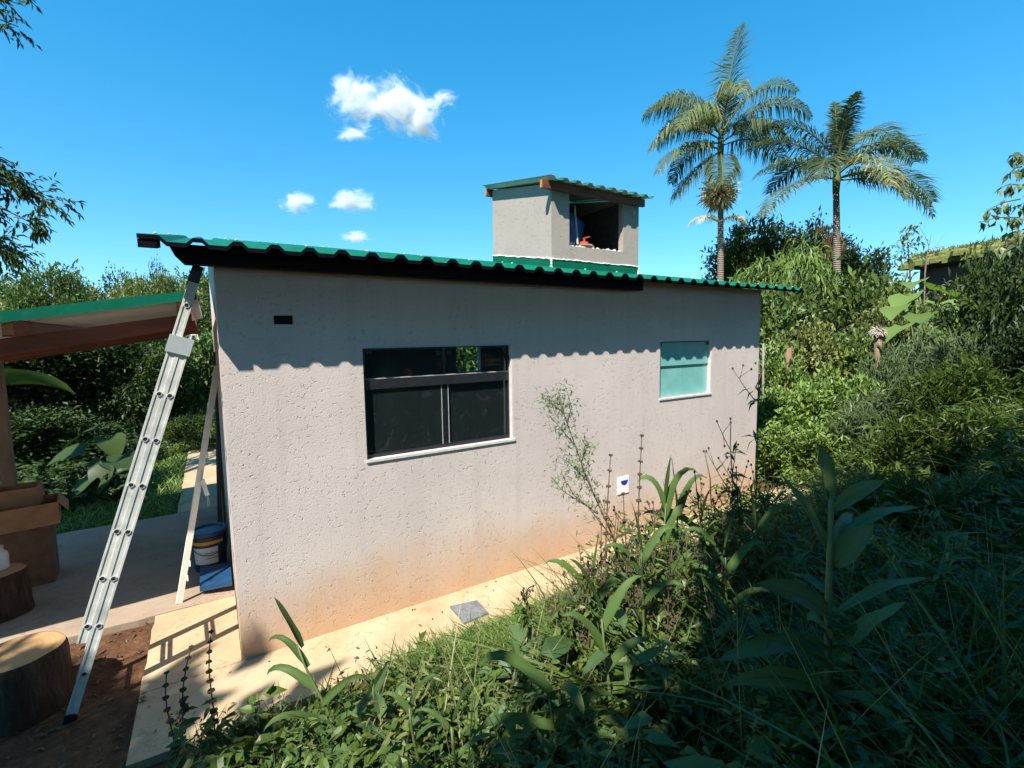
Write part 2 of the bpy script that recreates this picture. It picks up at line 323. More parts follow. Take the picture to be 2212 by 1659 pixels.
class MB:
    """collects shapes; build() links them as one mesh object"""
    def __init__(s): s.V = []; s.P = []; s.T = []; s.n = 0; s.anyt = False
    def add(s, V, polys, tint=None):
        V = np.asarray(V, float).reshape(-1, 3)
        if len(V) == 0: return s
        s.V.append(V)
        for p in polys:
            p = np.asarray(p, int)
            if len(p): s.P.append(p+s.n)
        if tint is None: t = np.full(len(V), 0.5)
        else: t = np.asarray(tint, float); s.anyt = True
        s.T.append(t); s.n += len(V); return s
    def box(s, lo, hi, M=None):
        (x0, y0, z0), (x1, y1, z1) = lo, hi
        V = np.array([(x0, y0, z0), (x1, y0, z0), (x1, y1, z0), (x0, y1, z0), (x0, y0, z1), (x1, y0, z1), (x1, y1, z1), (x0, y1, z1)], float)
        if M is not None: V = V@np.array(M.to_3x3()).T+np.array(M.translation)
        return s.add(V, [[(0, 3, 2, 1), (4, 5, 6, 7), (0, 1, 5, 4), (1, 2, 6, 5), (2, 3, 7, 6), (3, 0, 4, 7)]])
    def bar(s, a, b, w, h, up=(0, 0, 1)):
        """rectangular bar from a to b: w across, h along up"""
        a = np.array(a, float); b = np.array(b, float); d = nrm(b-a); sd = nrm(np.cross(d, np.array(up, float))); u = np.cross(sd, d)
        V = []
        for p in (a, b):
            for i, j in ((-1, -1), (1, -1), (1, 1), (-1, 1)): V.append(p+sd*w/2*i+u*h/2*j)
        return s.add(V, [[(0, 1, 2, 3), (7, 6, 5, 4), (0, 4, 5, 1), (1, 5, 6, 2), (2, 6, 7, 3), (3, 7, 4, 0)]])
    def tube(s, pts, rad, seg=8, cap=True, tint=None):
        pts = np.array(pts, float); k = len(pts); rad = np.broadcast_to(np.array(rad, float), (k,))
        t = np.gradient(pts, axis=0); t = nrm(t)
        ref = np.array([0, 0, 1.]) if abs(t[0][2]) < 0.9 else np.array([1., 0, 0])
        V = []
        u = nrm(np.cross(t[0], ref))
        for i in range(k):
            u = nrm(u-t[i]*np.dot(u, t[i])); w = np.cross(t[i], u)
            a = np.arange(seg)*2*math.pi/seg
            V.append(pts[i]+rad[i]*(np.cos(a)[:, None]*u+np.sin(a)[:, None]*w))
        V = np.concatenate(V)
        q = []
        for i in range(k-1):
            for j in range(seg):
                a0 = i*seg+j; b0 = i*seg+(j+1) % seg
                q.append((a0, b0, b0+seg, a0+seg))
        P = [q]
        if cap:
            V = np.concatenate([V, pts[:1], pts[-1:]]); c0 = k*seg; c1 = c0+1
            P.append([(c0, (j+1) % seg, j) for j in range(seg)]+[(c1, (k-1)*seg+j, (k-1)*seg+(j+1) % seg) for j in range(seg)])
        return s.add(V, P, None if tint is None else np.full(len(V), tint))
    def lathe(s, prof, c=(0, 0, 0), seg=20, wob=0.0, M=None):
        """prof list of (r,z)"""
        V = []; q = []
        for i, (r, z) in enumerate(prof):
            for j in range(seg):
                a = 2*math.pi*j/seg; rr = r*(1+wob*(math.sin(3*a+1.0)*0.5+math.sin(5*a+2.3)*0.35+math.sin(11*a)*0.2))
                V.append((c[0]+rr*math.cos(a), c[1]+rr*math.sin(a), c[2]+z))
        for i in range(len(prof)-1):
            for j in range(seg):
                a0 = i*seg+j; b0 = i*seg+(j+1) % seg; q.append((a0, b0, b0+seg, a0+seg))
        V = np.array(V)
        if M is not None: V = V@np.array(M.to_3x3()).T+np.array(M.translation)
        return s.add(V, [q])
    def prism(s, poly, dvec):
        """planar polygon (list of 3D pts) pushed along dvec"""
        A = np.array(poly, float); B = A+np.array(dvec, float); k = len(A)
        V = np.concatenate([A, B]); s.add(V, [[(i, (i+1) % k, k+(i+1) % k, k+i) for i in range(k)], [tuple(range(k))[::-1]], [tuple(range(k, 2*k))]])
        return s
    def mesh(s, name='m', smooth_=False):
        return np_mesh(name, np.concatenate(s.V), s._p(), np.concatenate(s.T) if s.anyt else None, smooth_)
    def _p(s):
        by = {}
        for p in s.P: by.setdefault(p.shape[1], []).append(p)
        return [np.concatenate(v) for v in by.values()]
    def build(s, name, mat, parent=None, smooth_=False):
        O = np.array(parent['_o']) if parent is not None else np.zeros(3)
        V = np.concatenate(s.V)
        if parent is None:
            O = np.array([(V[:, 0].min()+V[:, 0].max())/2, (V[:, 1].min()+V[:, 1].max())/2, V[:, 2].min()])
        me = np_mesh(name, V-O, s._p(), np.concatenate(s.T) if s.anyt else None, smooth_)
        me.materials.append(MATS[mat])
        o = bpy.data.objects.new(name, me); COL.objects.link(o)
        if parent is not None: o.parent = parent
        else: o.location = O
        o['_o'] = [float(x) for x in O]
        return o
def empty(name, loc):
    o = bpy.data.objects.new(name, None); COL.objects.link(o); o.location = loc; o['_o'] = [float(x) for x in loc]; o.empty_display_size = 0.2
    return o
def tag(o, label=None, cat=None, group=None, kind=None):
    if label: o['label'] = label
    if cat: o['category'] = cat
    if group: o['group'] = group
    if kind: o['kind'] = kind
    return o
STUFF = {'bud_heads', 'seed_whorls', 'leaf_pairs', 'foliage', 'screw', 'mortar', 'batten_clip', 'moss_cover', 'roof_plants', 'fibre_cap', 'fibre_clump', 'sealant_bead', 'stem'}
def obj_from(name, me, mat, parent=None, loc=(0, 0, 0), rz=0.0, sc=1.0):
    if mat and not me.materials: me.materials.append(MATS[mat])
    o = bpy.data.objects.new(name, me); COL.objects.link(o); o.parent = parent; o.location = loc; o.rotation_euler = (0, 0, rz)
    o.scale = (sc,)*3 if isinstance(sc, (int, float)) else sc
    return o

# ---- leaf geometry
def leaf_batch(mb, P, D, L, W, fold=0.22, droop=0.18, quad=False, tint=None, up=None, ovate=False):
    P = np.asarray(P, float); n = len(P)
    if n == 0: return
    D = nrm(np.asarray(D, float)); L = np.broadcast_to(L, (n,))[:, None]; W = np.broadcast_to(W, (n,))[:, None]
    U = np.tile([0, 0, 1.0], (n, 1)) if up is None else np.asarray(up, float)
    U = U+rng.normal(0, 0.45, (n, 3)); S = nrm(np.cross(D, U)); Nn = np.cross(S, D)
    if tint is None: tint = rng.random(n)
    if ovate:
        A = P+D*L*0.24+Nn*L*0.03; B = P+D*L*0.60-Nn*L*droop*.30
        V = np.stack([P, A+S*W*.46+Nn*W*fold, A, A-S*W*.46+Nn*W*fold, B+S*W*.40+Nn*W*fold*.8, B, B-S*W*.40+Nn*W*fold*.8, P+D*L-Nn*L*droop], 1)
        i = np.arange(n)[:, None]*8
        mb.add(V.reshape(-1, 3), [np.concatenate([i+[0, 2, 1], i+[0, 3, 2], i+[4, 5, 7], i+[5, 6, 7]]), np.concatenate([i+[1, 2, 5, 4], i+[2, 3, 6, 5]])], np.repeat(tint, 8))
    elif quad:
        M = P+D*L*0.42+Nn*L*0.06
        V = np.stack([P, M+S*W/2, P+D*L-Nn*L*droop, M-S*W/2], 1)
        i = np.arange(n)[:, None]*4
        mb.add(V.reshape(-1, 3), [np.concatenate([i+[0, 1, 2], i+[0, 2, 3]])], np.repeat(tint, 4))
    else:
        M = P+D*L*0.45+Nn*L*0.03
        V = np.stack([P, M+S*W/2+Nn*W*fold, M, M-S*W/2+Nn*W*fold, P+D*L-Nn*L*droop], 1)
        i = np.arange(n)[:, None]*5
        mb.add(V.reshape(-1, 3), [np.concatenate([i+[0, 2, 1], i+[0, 3, 2], i+[1, 2, 4], i+[2, 3, 4]])], np.repeat(tint, 5))
def rdir(n, zlo=-1, zhi=1):
    z = rng.uniform(zlo, zhi, n); a = rng.uniform(0, 2*math.pi, n); r = np.sqrt(1-z*z)
    return np.stack([r*np.cos(a), r*np.sin(a), z], 1)
def blade(mb, base, d0, L, W, bend=1.0, seg=7, fold=0.25, tint=0.5, roll=0.0, shape='blade', twist=0.0):
    """long strap leaf that arches over: starts along d0, bends down with gravity"""
    p = np.array(base, float); d = nrm(np.array(d0, float)); V = []; st = L/seg
    h = np.array([d[0], d[1], 0.0]); h = nrm(h) if np.linalg.norm(h) > 1e-3 else np.array([1.0, 0, 0])
    side0 = nrm(np.cross(h, [0, 0, 1.0]))
    for i in range(seg+1):
        t = i/seg
        if shape == 'blade': w = W*min(1, 0.55+2.5*t)*(1-t**2.6)**0.8
        elif shape == 'oval': w = W*(math.sin(math.pi*min(1, max(0, (t*0.97+0.03)))**0.85)**0.75)
        elif shape == 'lance': w = W*max(0.06, (math.sin(math.pi*t**0.8))**0.9) if t < 1 else 0
        else: w = W
        n = np.cross(side0, d)
        ang = roll+twist*t; sd = side0*math.cos(ang)+n*math.sin(ang); nn = np.cross(sd, d)
        wave = 0.05*W*math.sin(t*9+L*20)
        V += [p+sd*w/2+nn*(w*fold+wave), p, p-sd*w/2+nn*(w*fold-wave)]
        p = p+d*st; d = nrm(d+np.array([0, 0, -1.0])*bend*st/L*(0.15+4.2*t**2.2 if t < .8 else .8))
    q = []
    for i in range(seg):
        a = i*3; q += [(a, a+1, a+4, a+3), (a+1, a+2, a+5, a+4)]
    mb.add(V, [q], np.tile([tint, min(.92, tint+.3), tint], len(V)//3))
    return V

# ==================================================================== SETTING
def axis_pts(lo, hi, step, far):
    a = list(np.arange(lo, hi+1e-6, step)); k = step
    while a[-1] < far: k *= 1.35; a.append(a[-1]+k)
    k = step
    while a[0] > -far: k *= 1.35; a.insert(0, a[0]-k)
    return np.array(a)
gx = axis_pts(-6, 14, 0.2, 3000); gy = axis_pts(-7, 10, 0.2, 3000)
GV = np.array([(x, y, height(x, y)) for y in gy for x in gx])
nx, ny = len(gx), len(gy)
ii = (np.arange(ny-1)[:, None]*nx+np.arange(nx-1)[None, :]).ravel()
me = np_mesh('ground', GV, [np.stack([ii, ii+1, ii+nx+1, ii+nx], 1)], None, True); me.materials.append(MATS['soil'])
g = bpy.data.objects.new('ground', me); COL.objects.link(g); tag(g, kind='structure')

def slab(name, x0, x1, y0, y1, z, mat, jag=()):
    """concrete slab with slightly ragged free edges"""
    mb = MB(); poly = []
    def edge(a, b, rag):
        n = max(2, int(math.dist(a, b)/0.12)) if rag else 1
        for i in range(n):
            t = i/n; x = a[0]+(b[0]-a[0])*t; y = a[1]+(b[1]-a[1])*t
            if rag and i: x += random.uniform(-.008, .008); y += random.uniform(-.010, .010)
            poly.append((x, y, z))
    c = [(x0, y0), (x1, y0), (x1, y1), (x0, y1)]
    for i in range(4): edge(c[i], c[(i+1) % 4], i in jag)
    mb.prism([p for p in poly], (0, 0, -0.16))
    return tag(mb.build(name, mat), kind='structure')
slab('path', -0.62, 8.1, -0.665, -0.002, 0.0, 'path_concrete', (0, 1))
slab('path', -0.62, -0.004, 0.002, 1.118, 0.001, 'path_concrete', (3,))
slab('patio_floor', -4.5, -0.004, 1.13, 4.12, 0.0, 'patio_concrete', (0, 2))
slab('path', -0.60, -0.004, 4.13, 9.2, 0.001, 'path_concrete', (1, 3))

# ==================================================================== HOUSE
WL, WH = 6.77, 3.06
SLOPE = 0.183
def roof_z(y): return 3.035+SLOPE*(y+0.35)          # upper face of the pans
house = tag(empty('house', (0, 0, 0)), 'single storey house with rough plastered wall and green ribbed roof', 'house')
T = 0.15; DEPTH = 5.2
W1 = (1.006, 2.476, 1.40, 2.349); W2 = (4.629, 5.648, 1.632, 2.344); HB = (0.36, 0.495, 2.545, 2.612)
def wall_with_holes(mb, x0, x1, ztop, y0, y1, holes):
    """front/back wall built of boxes around its openings, shared outer planes butted"""
    xs = sorted({x0, x1, *[h[0] for h in holes], *[h[1] for h in holes]})
    for a, b in zip(xs[:-1], xs[1:]):
        hs = sorted([h for h in holes if h[0] <= a+1e-6 and h[1] >= b-1e-6], key=lambda h: h[2])
        z = -0.1
        segs = []
        for h in hs: segs.append((z, h[2])); z = h[3]
        segs.append((z, ztop))
        for s0, s1 in segs:
            V = [(a, y0, s0), (b, y0, s0), (b, y1, s0), (a, y1, s0), (a, y0, s1), (b, y0, s1), (b, y1, s1), (a, y1, s1)]
            f = [(0, 1, 5, 4), (2, 3, 7, 6), (0, 3, 2, 1), (4, 5, 6, 7)]
            # side faces only where the neighbour strip is open
            def closed(xe, strip):
                return False
            f2 = [(1, 2, 6, 5), (3, 0, 4, 7)]
            if len(hs) != 0 or True:
                keep = []
                if abs(b-x1) < 1e-6: keep.append(f2[0])
                if abs(a-x0) < 1e-6: keep.append(f2[1])
                f = f+keep
            mb.add(V, [f])
    for h in holes:   # jambs
        for xx, s in ((h[0], 1), (h[1], -1)):
            mb.add([(xx, y0, h[2]), (xx, y1, h[2]), (xx, y1, h[3]), (xx, y0, h[3])], [[(0, 1, 2, 3)] if s > 0 else [(3, 2, 1, 0)]])
    return mb
mb = MB(); wall_with_holes(mb, 0, WL, WH, 0, T, [W1, W2, HB]); front = mb.build('wall', 'plaster', house)
tag(front, 'rough plastered front wall stained orange along its foot')
OPN = (4.28, 4.86, 1.72, 2.26)
mb = MB(); wall_with_holes(mb, 0.0, WL, roof_z(DEPTH)-0.06, DEPTH-T, DEPTH, [OPN]); mb.build('wall', 'plaster', house)
for xa, xb in ((0.0, T), (WL-T, WL)):
    mb = MB(); mb.prism([(xa, T+0.002, -0.1), (xa, DEPTH-T-0.002, -0.1), (xa, DEPTH-T-0.002, roof_z(DEPTH-T)-0.05), (xa, T+0.002, roof_z(T)-0.05)], (xb-xa, 0, 0)); mb.build('wall', 'plaster', house)
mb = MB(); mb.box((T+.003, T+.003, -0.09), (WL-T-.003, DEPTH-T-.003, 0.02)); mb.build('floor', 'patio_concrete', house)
mb = MB(); mb.box((3.95, T+.004, 0.022), (4.05, 2.4, 2.9)); mb.build('partition', 'plaster_inside', house)
mb = MB(); mb.box((HB[0], .045, HB[2]), (HB[1], .06, HB[3])); mb.build('junction_box', 'black_hole', house)

# roof sheets (insulated ribbed panels): ribs run up the slope
PER = 0.2205
def rib_profile(xs0, xs1, first, per=PER, hgt=0.036, top=0.048, base=0.120):
    """list of (x, dz) of the upper skin between xs0 and xs1"""
    pts = [(xs0, None)]
    k0 = math.floor((xs0-first)/per)-1
    out = []
    for k in range(k0, k0+int((xs1-xs0)/per)+4):
        c = first+k*per
        out += [(c-base/2, 0), (c-top/2, hgt), (c+top/2, hgt), (c+base/2, 0)]
    X = np.array([o[0] for o in out]); Z = np.array([o[1] for o in out])
    inner = [(x, z) for x, z in zip(X, Z) if xs0+1e-4 < x < xs1-1e-4]
    return [(xs0, float(np.interp(xs0, X, Z)))]+inner+[(xs1, float(np.interp(xs1, X, Z)))]
def ribbed_sheet(name, xs0, xs1, ya, yb, zf, first, parent, top_mat, bot_mat, zoff=0.0, per=PER, capped=False, t=0.0035, edge_mat='grey_trim'):
    """single-skin ribbed sheet: painted face, plain underside, open hollow ribs"""
    prof = rib_profile(xs0, xs1, first, per)
    if capped: prof = [(xs0, 0.036)]+[q for q in prof if q[0] > first+0.015]
    k = len(prof)
    ys = np.linspace(ya, yb, 2)
    V = [(x, y, zf(y)+dz+zoff) for y in (ya, yb) for x, dz in prof]
    mb = MB(); mb.add(V, [[(i, i+1, k+i+1, k+i) for i in range(k-1)]]); top = mb.build(name, top_mat, parent)
    V2 = [(x, y+(0.0005 if y == ya else -0.0005), zf(y)+dz+zoff-t) for y in (ya, yb) for x, dz in prof]
    mb = MB(); mb.add(V2, [[(i+1, i, k+i, k+i+1) for i in range(k-1)]])
    # cut edge of the sheet along the eave
    mb.build('underside', bot_mat, top)
    E1 = [(x, ya, zf(ya)+dz+zoff) for x, dz in prof]+[(x, ya, zf(ya)+dz+zoff-t) for x, dz in prof]
    mb = MB(); mb.add(E1, [[(i, k+i, k+i+1, i+1) for i in range(k-1)]]); mb.build('sheet_edge', edge_mat, top)
    return top
XR0, XR1 = -0.385, 7.27; FIRST = 1.903-PER*10
cuts = [XR0]+[FIRST+PER*(4*k+0.5)+0.0 for k in range(1, 8)]+[XR1]
for a, b in zip(cuts[:-1], cuts[1:]):
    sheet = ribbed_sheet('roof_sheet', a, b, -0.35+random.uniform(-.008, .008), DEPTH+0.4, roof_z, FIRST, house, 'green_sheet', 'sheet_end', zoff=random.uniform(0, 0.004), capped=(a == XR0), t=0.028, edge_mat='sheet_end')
    mb = MB()
    for k in range(0, 40):
        c = FIRST+k*PER
        if a+0.02 < c < b-0.02 and k % 2 == 0:
            for y in (-0.22, 1.4, 3.2): mb.lathe([(0.011, 0), (0.011, 0.006), (0.005, 0.011), (0.0005, 0.011)], (c, y, roof_z(y)+0.041), 8)
    if mb.V: mb.build('screw', 'alu_rim', sheet)
# timber under the eave and the plate on the corner
mb = MB(); a0 = on(376, 546, 1, -0.12); 
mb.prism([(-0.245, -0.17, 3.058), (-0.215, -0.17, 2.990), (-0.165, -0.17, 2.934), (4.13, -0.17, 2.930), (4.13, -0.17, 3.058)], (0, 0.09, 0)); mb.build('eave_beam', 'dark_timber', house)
MB().prism([(XR0+.001, -0.3445, roof_z(-.345)-.046), (FIRST+.012, -0.3445, roof_z(-.345)-.046), (FIRST+.012, -0.3445, roof_z(-.345)+.006), (XR0+.001, -0.3445, roof_z(-.345)+.006)], (0, .30, .055)).build('barge_board', 'sheet_end', house)
for x in (2.2, 4.75, 6.5):
    MB().prism([(x, 0.16, roof_z(0.16)-0.118), (x, DEPTH, roof_z(DEPTH)-0.128), (x, DEPTH, roof_z(DEPTH)-0.037), (x, 0.16, roof_z(0.16)-0.037)], (0.05, 0, 0)).build('rafter', 'dark_timber', house)

# big window
def window_big():
    x0, x1, z0, z1 = W1; win = MB(); fy0, fy1 = 0.055, 0.095
    zt = z0+0.60; xm = (x0+x1)/2+0.02
    e = 0.003
    win.box((x0+e, fy0, z0+0.012), (x0+0.028, fy1, z1-e)); win.box((x1-0.028, fy0, z0+0.012), (x1-e, fy1, z1-e))
    win.box((x0+0.0285, fy0, z0+0.012), (x1-0.0285, fy1, z0+0.040)); win.box((x0+0.0285, fy0, z1-0.016), (x1-0.0285, fy1, z1-e))
    win.box((x0+0.0285, fy0-0.012, zt), (x1-0.0285, fy1+0.01, zt+0.085))
    win.box((xm-0.012, fy0+0.004, zt+0.086), (xm+0.012, fy1-0.004, z1-0.017))
    w = win.build('window', 'black_frame', house); tag(w, 'wide window with dark glass in a black frame')
    g = MB()
    def pane(a, b, c, d, y): MB().box((a, y, c), (b, y+0.006, d)).build('pane', 'tinted_glass', w)
    pane(x0+0.03, xm-0.014, zt+0.088, z1-0.018, 0.072); pane(xm+0.014, x1-0.03, zt+0.088, z1-0.018, 0.072)
    pane(x0+0.03, xm+0.035, z0+0.042, zt-0.002, 0.062); pane(xm-0.035, x1-0.03, z0+0.042, zt-0.002, 0.080)
    for xx in (xm+0.031, xm-0.035): MB().box((xx, 0.059, z0+0.042), (xx+0.006, 0.0615, zt-0.004)).build('pane_edge', 'grey_trim', w)
    for xx, zz in ((x0+0.045, z1-0.05), (x1-0.09, z1-0.05), (xm-0.075, z1-0.075), (xm+0.03, z1-0.075)):
        MB().box((xx, 0.060, zz), (xx+0.05, 0.0715, zz+0.036)).build('hinge', 'black_plastic', w)
    for xx in (x0+0.002, x1-0.03): MB().box((xx, 0.045, z1-0.15), (xx+0.028, 0.0545, z1-0.10)).build('latch', 'black_plastic', w)
    MB().box((x0+0.03, 0.058, zt+0.0855), (x1-0.03, 0.0700, zt+0.0915)).build('pane_edge', 'grey_trim', w)
    MB().box((x0-0.010, -0.014, z0-0.014), (x1+0.010, 0.052, z0+0.008)).build('sill', 'white_sill', w)
    MB().box((x1-0.0135, 0.002, z0+0.0105), (x1-0.0015, 0.0545, z1-0.004)).build('jamb_lining', 'white_sill', w)  # white strip on the right jamb alone, painting the sun that falls there
    MB().box((x0-0.010, -0.006, z1+0.001), (x1+0.014, 0.05, z1+0.012)).build('head_trim', 'grey_trim', w)
window_big()
def window_small():
    x0, x1, z0, z1 = W2; win = MB(); zt = z0+0.405; e = 0.003
    win.box((x0+e, .05, z0+.012), (x0+.014, .08, z1-e)); win.box((x1-.014, .05, z0+.012), (x1-e, .08, z1-e))
    win.box((x0+.0145, .05, z0+.012), (x1-.0145, .08, z0+.022))
    win.box((x0+.0145, .045, zt), (x1-.0145, .08, zt+.014))
    w = win.build('window', 'grey_trim', house); tag(w, 'small window with frosted turquoise glass')
    MB().box((x0+.015, .058, z0+.023), (x1-.015, .066, zt-.001)).build('pane', 'frosted_glass', w)
    MB().box((x0+.015, .040, zt+.002), (x1-.015, .0445, z1-.012)).build('pane', 'frosted_glass', w)
    for xx in (x0+.02, x1-.07): MB().box((xx, .0325, z1-.05), (xx+.045, .0395, z1-.018)).build('hinge', 'black_plastic', w)
    MB().box((x0-.008, -.014, z0-.014), (x1+.010, .049, z0+.008)).build('sill', 'white_sill', w)
    MB().box((x1-.0135, .002, z0+.0105), (x1-.0015, .0495, z1-.004)).build('jamb_lining', 'white_sill', w)  # same painted sunlight on the right jamb of the small window
window_small()
# socket plate on the wall
q = [on(x, y, 1, 0) for x, y in ((1334, 1032), (1357, 1029), (1357, 1063), (1335, 1068))]
px0, px1 = q[0][0], q[1][0]; pz0, pz1 = q[3][2], q[0][2]
sp_ = MB().box((px0, -0.012, pz0), (px1, -0.001, pz1)).build('socket_plate', 'plate_white', house)
mb = MB(); cxp, czp, rp = (px0+px1)/2+.012, pz0+(pz1-pz0)*.78, (px1-px0)*.33
mb.prism([(cxp+rp*math.cos(a), -0.0125, czp+rp*math.sin(a)) for a in np.linspace(math.pi, 2*math.pi, 14)], (0, -0.002, 0)); mb.build('socket_opening', 'plate_blue', sp_)

# water-tank tower on the roof
TX0, TX1, TY0, TY1 = 3.57, 5.085, 0.80, 2.22
def tz(y): return 4.273+0.192*(y-0.63)
OX0, OX1, OZ0, OZ1 = 3.852, 4.79, 3.565, 4.245
mb = MB()
t = 0.09
zb = 3.20
# front wall around the opening
mb.box((TX0, TY0, zb), (OX0, TY0+t, tz(TY0)-.03)); mb.box((OX1, TY0, zb), (TX1, TY0+t, tz(TY0)-.03))
mb.box((OX0+.0005, TY0, zb), (OX1-.0005, TY0+t, OZ0))
for xa in (TX0, TX1-t):
    mb.prism([(xa, TY0+t+.0005, zb), (xa, TY1-t, zb), (xa, TY1-t, tz(TY1)-.03), (xa, TY0+t+.0005, tz(TY0+t)-.03)], (t, 0, 0))
mb.box((TX0, TY1-t+.0005, zb), (TX1, TY1, tz(TY1)-.03))
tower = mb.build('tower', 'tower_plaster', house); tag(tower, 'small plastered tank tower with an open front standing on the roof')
# floor inside, ragged mortar on the ledge
mb = MB(); mb.box((TX0+t, TY0+t, 3.40), (TX1-t, TY1-t, 3.47)); mb.build('tank_floor', 'plaster_inside', tower)
mb = MB()
for i in range(26):
    x = OX0+.02+(OX1-OX0-.04)*i/25; h = abs(random.gauss(.012, .01))+.004
    mb.lathe([(.03, -.003), (.026, h*.6), (.012, h), (.0005, h)], (x, TY0+.045+random.uniform(-.02, .02), OZ0), 7, 0.2)
mb.build('mortar', 'white_sill', tower)
# flashing strip and sealant round the foot
fl = 0.006
def fz(y): return roof_z(y)+0.125
mb = MB()
mb.box((TX0-fl, TY0-fl, roof_z(TY0)-.02), (TX1+fl, TY0-.001, fz(TY0)+.01))
mb.prism([(TX0-fl, TY0, roof_z(TY0)-.02), (TX0-fl, TY1+fl, roof_z(TY1)-.02), (TX0-fl, TY1+fl, fz(TY1)), (TX0-fl, TY0, fz(TY0)+.01)], (fl-.001, 0, 0))
mb.prism([(TX1+.001, TY0, roof_z(TY0)-.02), (TX1+.001, TY1+fl, roof_z(TY1)-.02), (TX1+.001, TY1+fl, fz(TY1)), (TX1+.001, TY0, fz(TY0)+.01)], (fl-.001, 0, 0))
mb.build('flashing', 'green_sheet', tower)
mb = MB()
def seal(a, b, n):
    a = np.array(a); b = np.array(b)
    pts = [a+(b-a)*i/n+np.array([0, 0, random.uniform(-.006, .006)]) for i in range(n+1)]
    mb.tube(pts, [random.uniform(.006, .013) for _ in pts], 6)
seal((TX0-.004, TY0-.006, fz(TY0)+.012), (TX1+.004, TY0-.006, fz(TY0)+.012), 40)
seal((TX0-.006, TY0, fz(TY0)+.012), (TX0-.006, TY1, fz(TY1)+.002), 30)
for i in range(7): z = roof_z(TY0)+.02*i; mb.lathe([(.0005, 0), (random.uniform(.008, .024), .008), (random.uniform(.008, .02), .018), (.0005, .024)], (TX0-.006, TY0-.006, z), 7)
seal((TX1-.02, TY0-.008, roof_z(TY0)+.02), (TX1+.004, TY0-.008, fz(TY0)), 6)
mb.build('sealant_bead', 'sealant', tower)
# beams and roof of the tower
def tb(x0, x1, y, name='beam'):
    z = tz(y)
    b = MB().prism([(x0, y, z-.10), (x1, y, z-.10), (x1, y, z-.004), (x0, y, z-.004)], (0, .05, 0)).build(name, 'brown_timber', tower)
    MB().box((x0-.002, y+.003, z-.097), (x0-.0005, y+.047, z-.007)).build('beam_end', 'timber_end', b)
    return b
tb(TX0-.17, TX1+.06, TY0-.055); tb(TX0-.09, TX1+.06, TY1+.005)
ribbed_sheet('roof_sheet', TX0-.12, TX0+.72, TY0-.17, TY1+.09, lambda y: tz(y)+0.006, TX0-.10, tower, 'green_sheet', 'soffit_white', per=0.196)
ribbed_sheet('roof_sheet', TX0+.705, TX1+.14, TY0-.17, TY1+.09, lambda y: tz(y)+0.0105, TX0-.10, tower, 'green_sheet', 'soffit_white', per=0.196)
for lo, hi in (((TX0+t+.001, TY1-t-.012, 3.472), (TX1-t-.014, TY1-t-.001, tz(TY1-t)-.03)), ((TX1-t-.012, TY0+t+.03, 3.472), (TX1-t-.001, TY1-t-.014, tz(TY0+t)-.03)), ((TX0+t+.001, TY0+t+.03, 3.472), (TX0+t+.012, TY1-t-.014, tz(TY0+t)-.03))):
    MB().box(lo, hi).build('inner_lining', 'unplastered', tower)  # thin panels added so the tower interior is coloured as dark as its shade
MB().box((TX1-.14, TY0-.03, 4.07), (TX1-.10, TY0-.0005, 4.11)).build('anchor_plate', 'grey_trim', tower)

# water tank inside the tower, pipe with valve
tank = tag(empty('water_tank', (4.15, 1.62, 3.472)), 'blue plastic water tank standing inside the roof tower', 'water tank')
mb = MB(); mb.lathe([(.0005, 0), (.36, 0), (.40, .04), (.43, .50), (.44, .52), (.40, .56), (.30, .66), (.0005, .70)], (4.18, 1.56, 3.472), 28); mb.build('tank_body', 'tank_blue', tank, True)
mb = MB(); c = (4.18, 1.56, 3.472)
mb.prism([(c[0]-.12+.0, c[1]-.44, c[2]+.14), (c[0]+.02, c[1]-.447, c[2]+.14), (c[0]+.02, c[1]-.447, c[2]+.22), (c[0]-.12, c[1]-.44, c[2]+.22)], (0, .01, 0)); mb.build('tank_label', 'label_white', tank)
pipe = tag(empty('water_pipe', (4.16, TY0+.05, OZ0)), 'grey riser pipe with an orange-red valve on the tower ledge', 'pipe')
pb = on(1248, 528, 1, TY0+.10); pt = on(1241, 445, 1, TY0+.16)
MB().tube([pb, pt], .014, 8).build('riser', 'grey_trim', pipe)
vb = on(1262, 523, 1, TY0+.06)
mb = MB(); mb.tube([vb+[-.06, 0, -.02], vb+[.05, 0, -.01]], .022, 8); mb.tube([vb, vb+[0, 0, .045]], .014, 8); mb.bar(vb+[-.01, 0, .05], vb+[.085, 0, .075], .03, .014); mb.build('valve', 'valve_red', pipe)
mb = MB(); mb.tube([vb+[-.09, -.03, -.055], vb+[.0, -.03, -.045], vb+[.09, -.03, -.045], vb+[.13, -.02, -.06], vb+[.14, 0, -.09]], .024, 8); mb.build('elbow', 'pvc_brown', pipe)

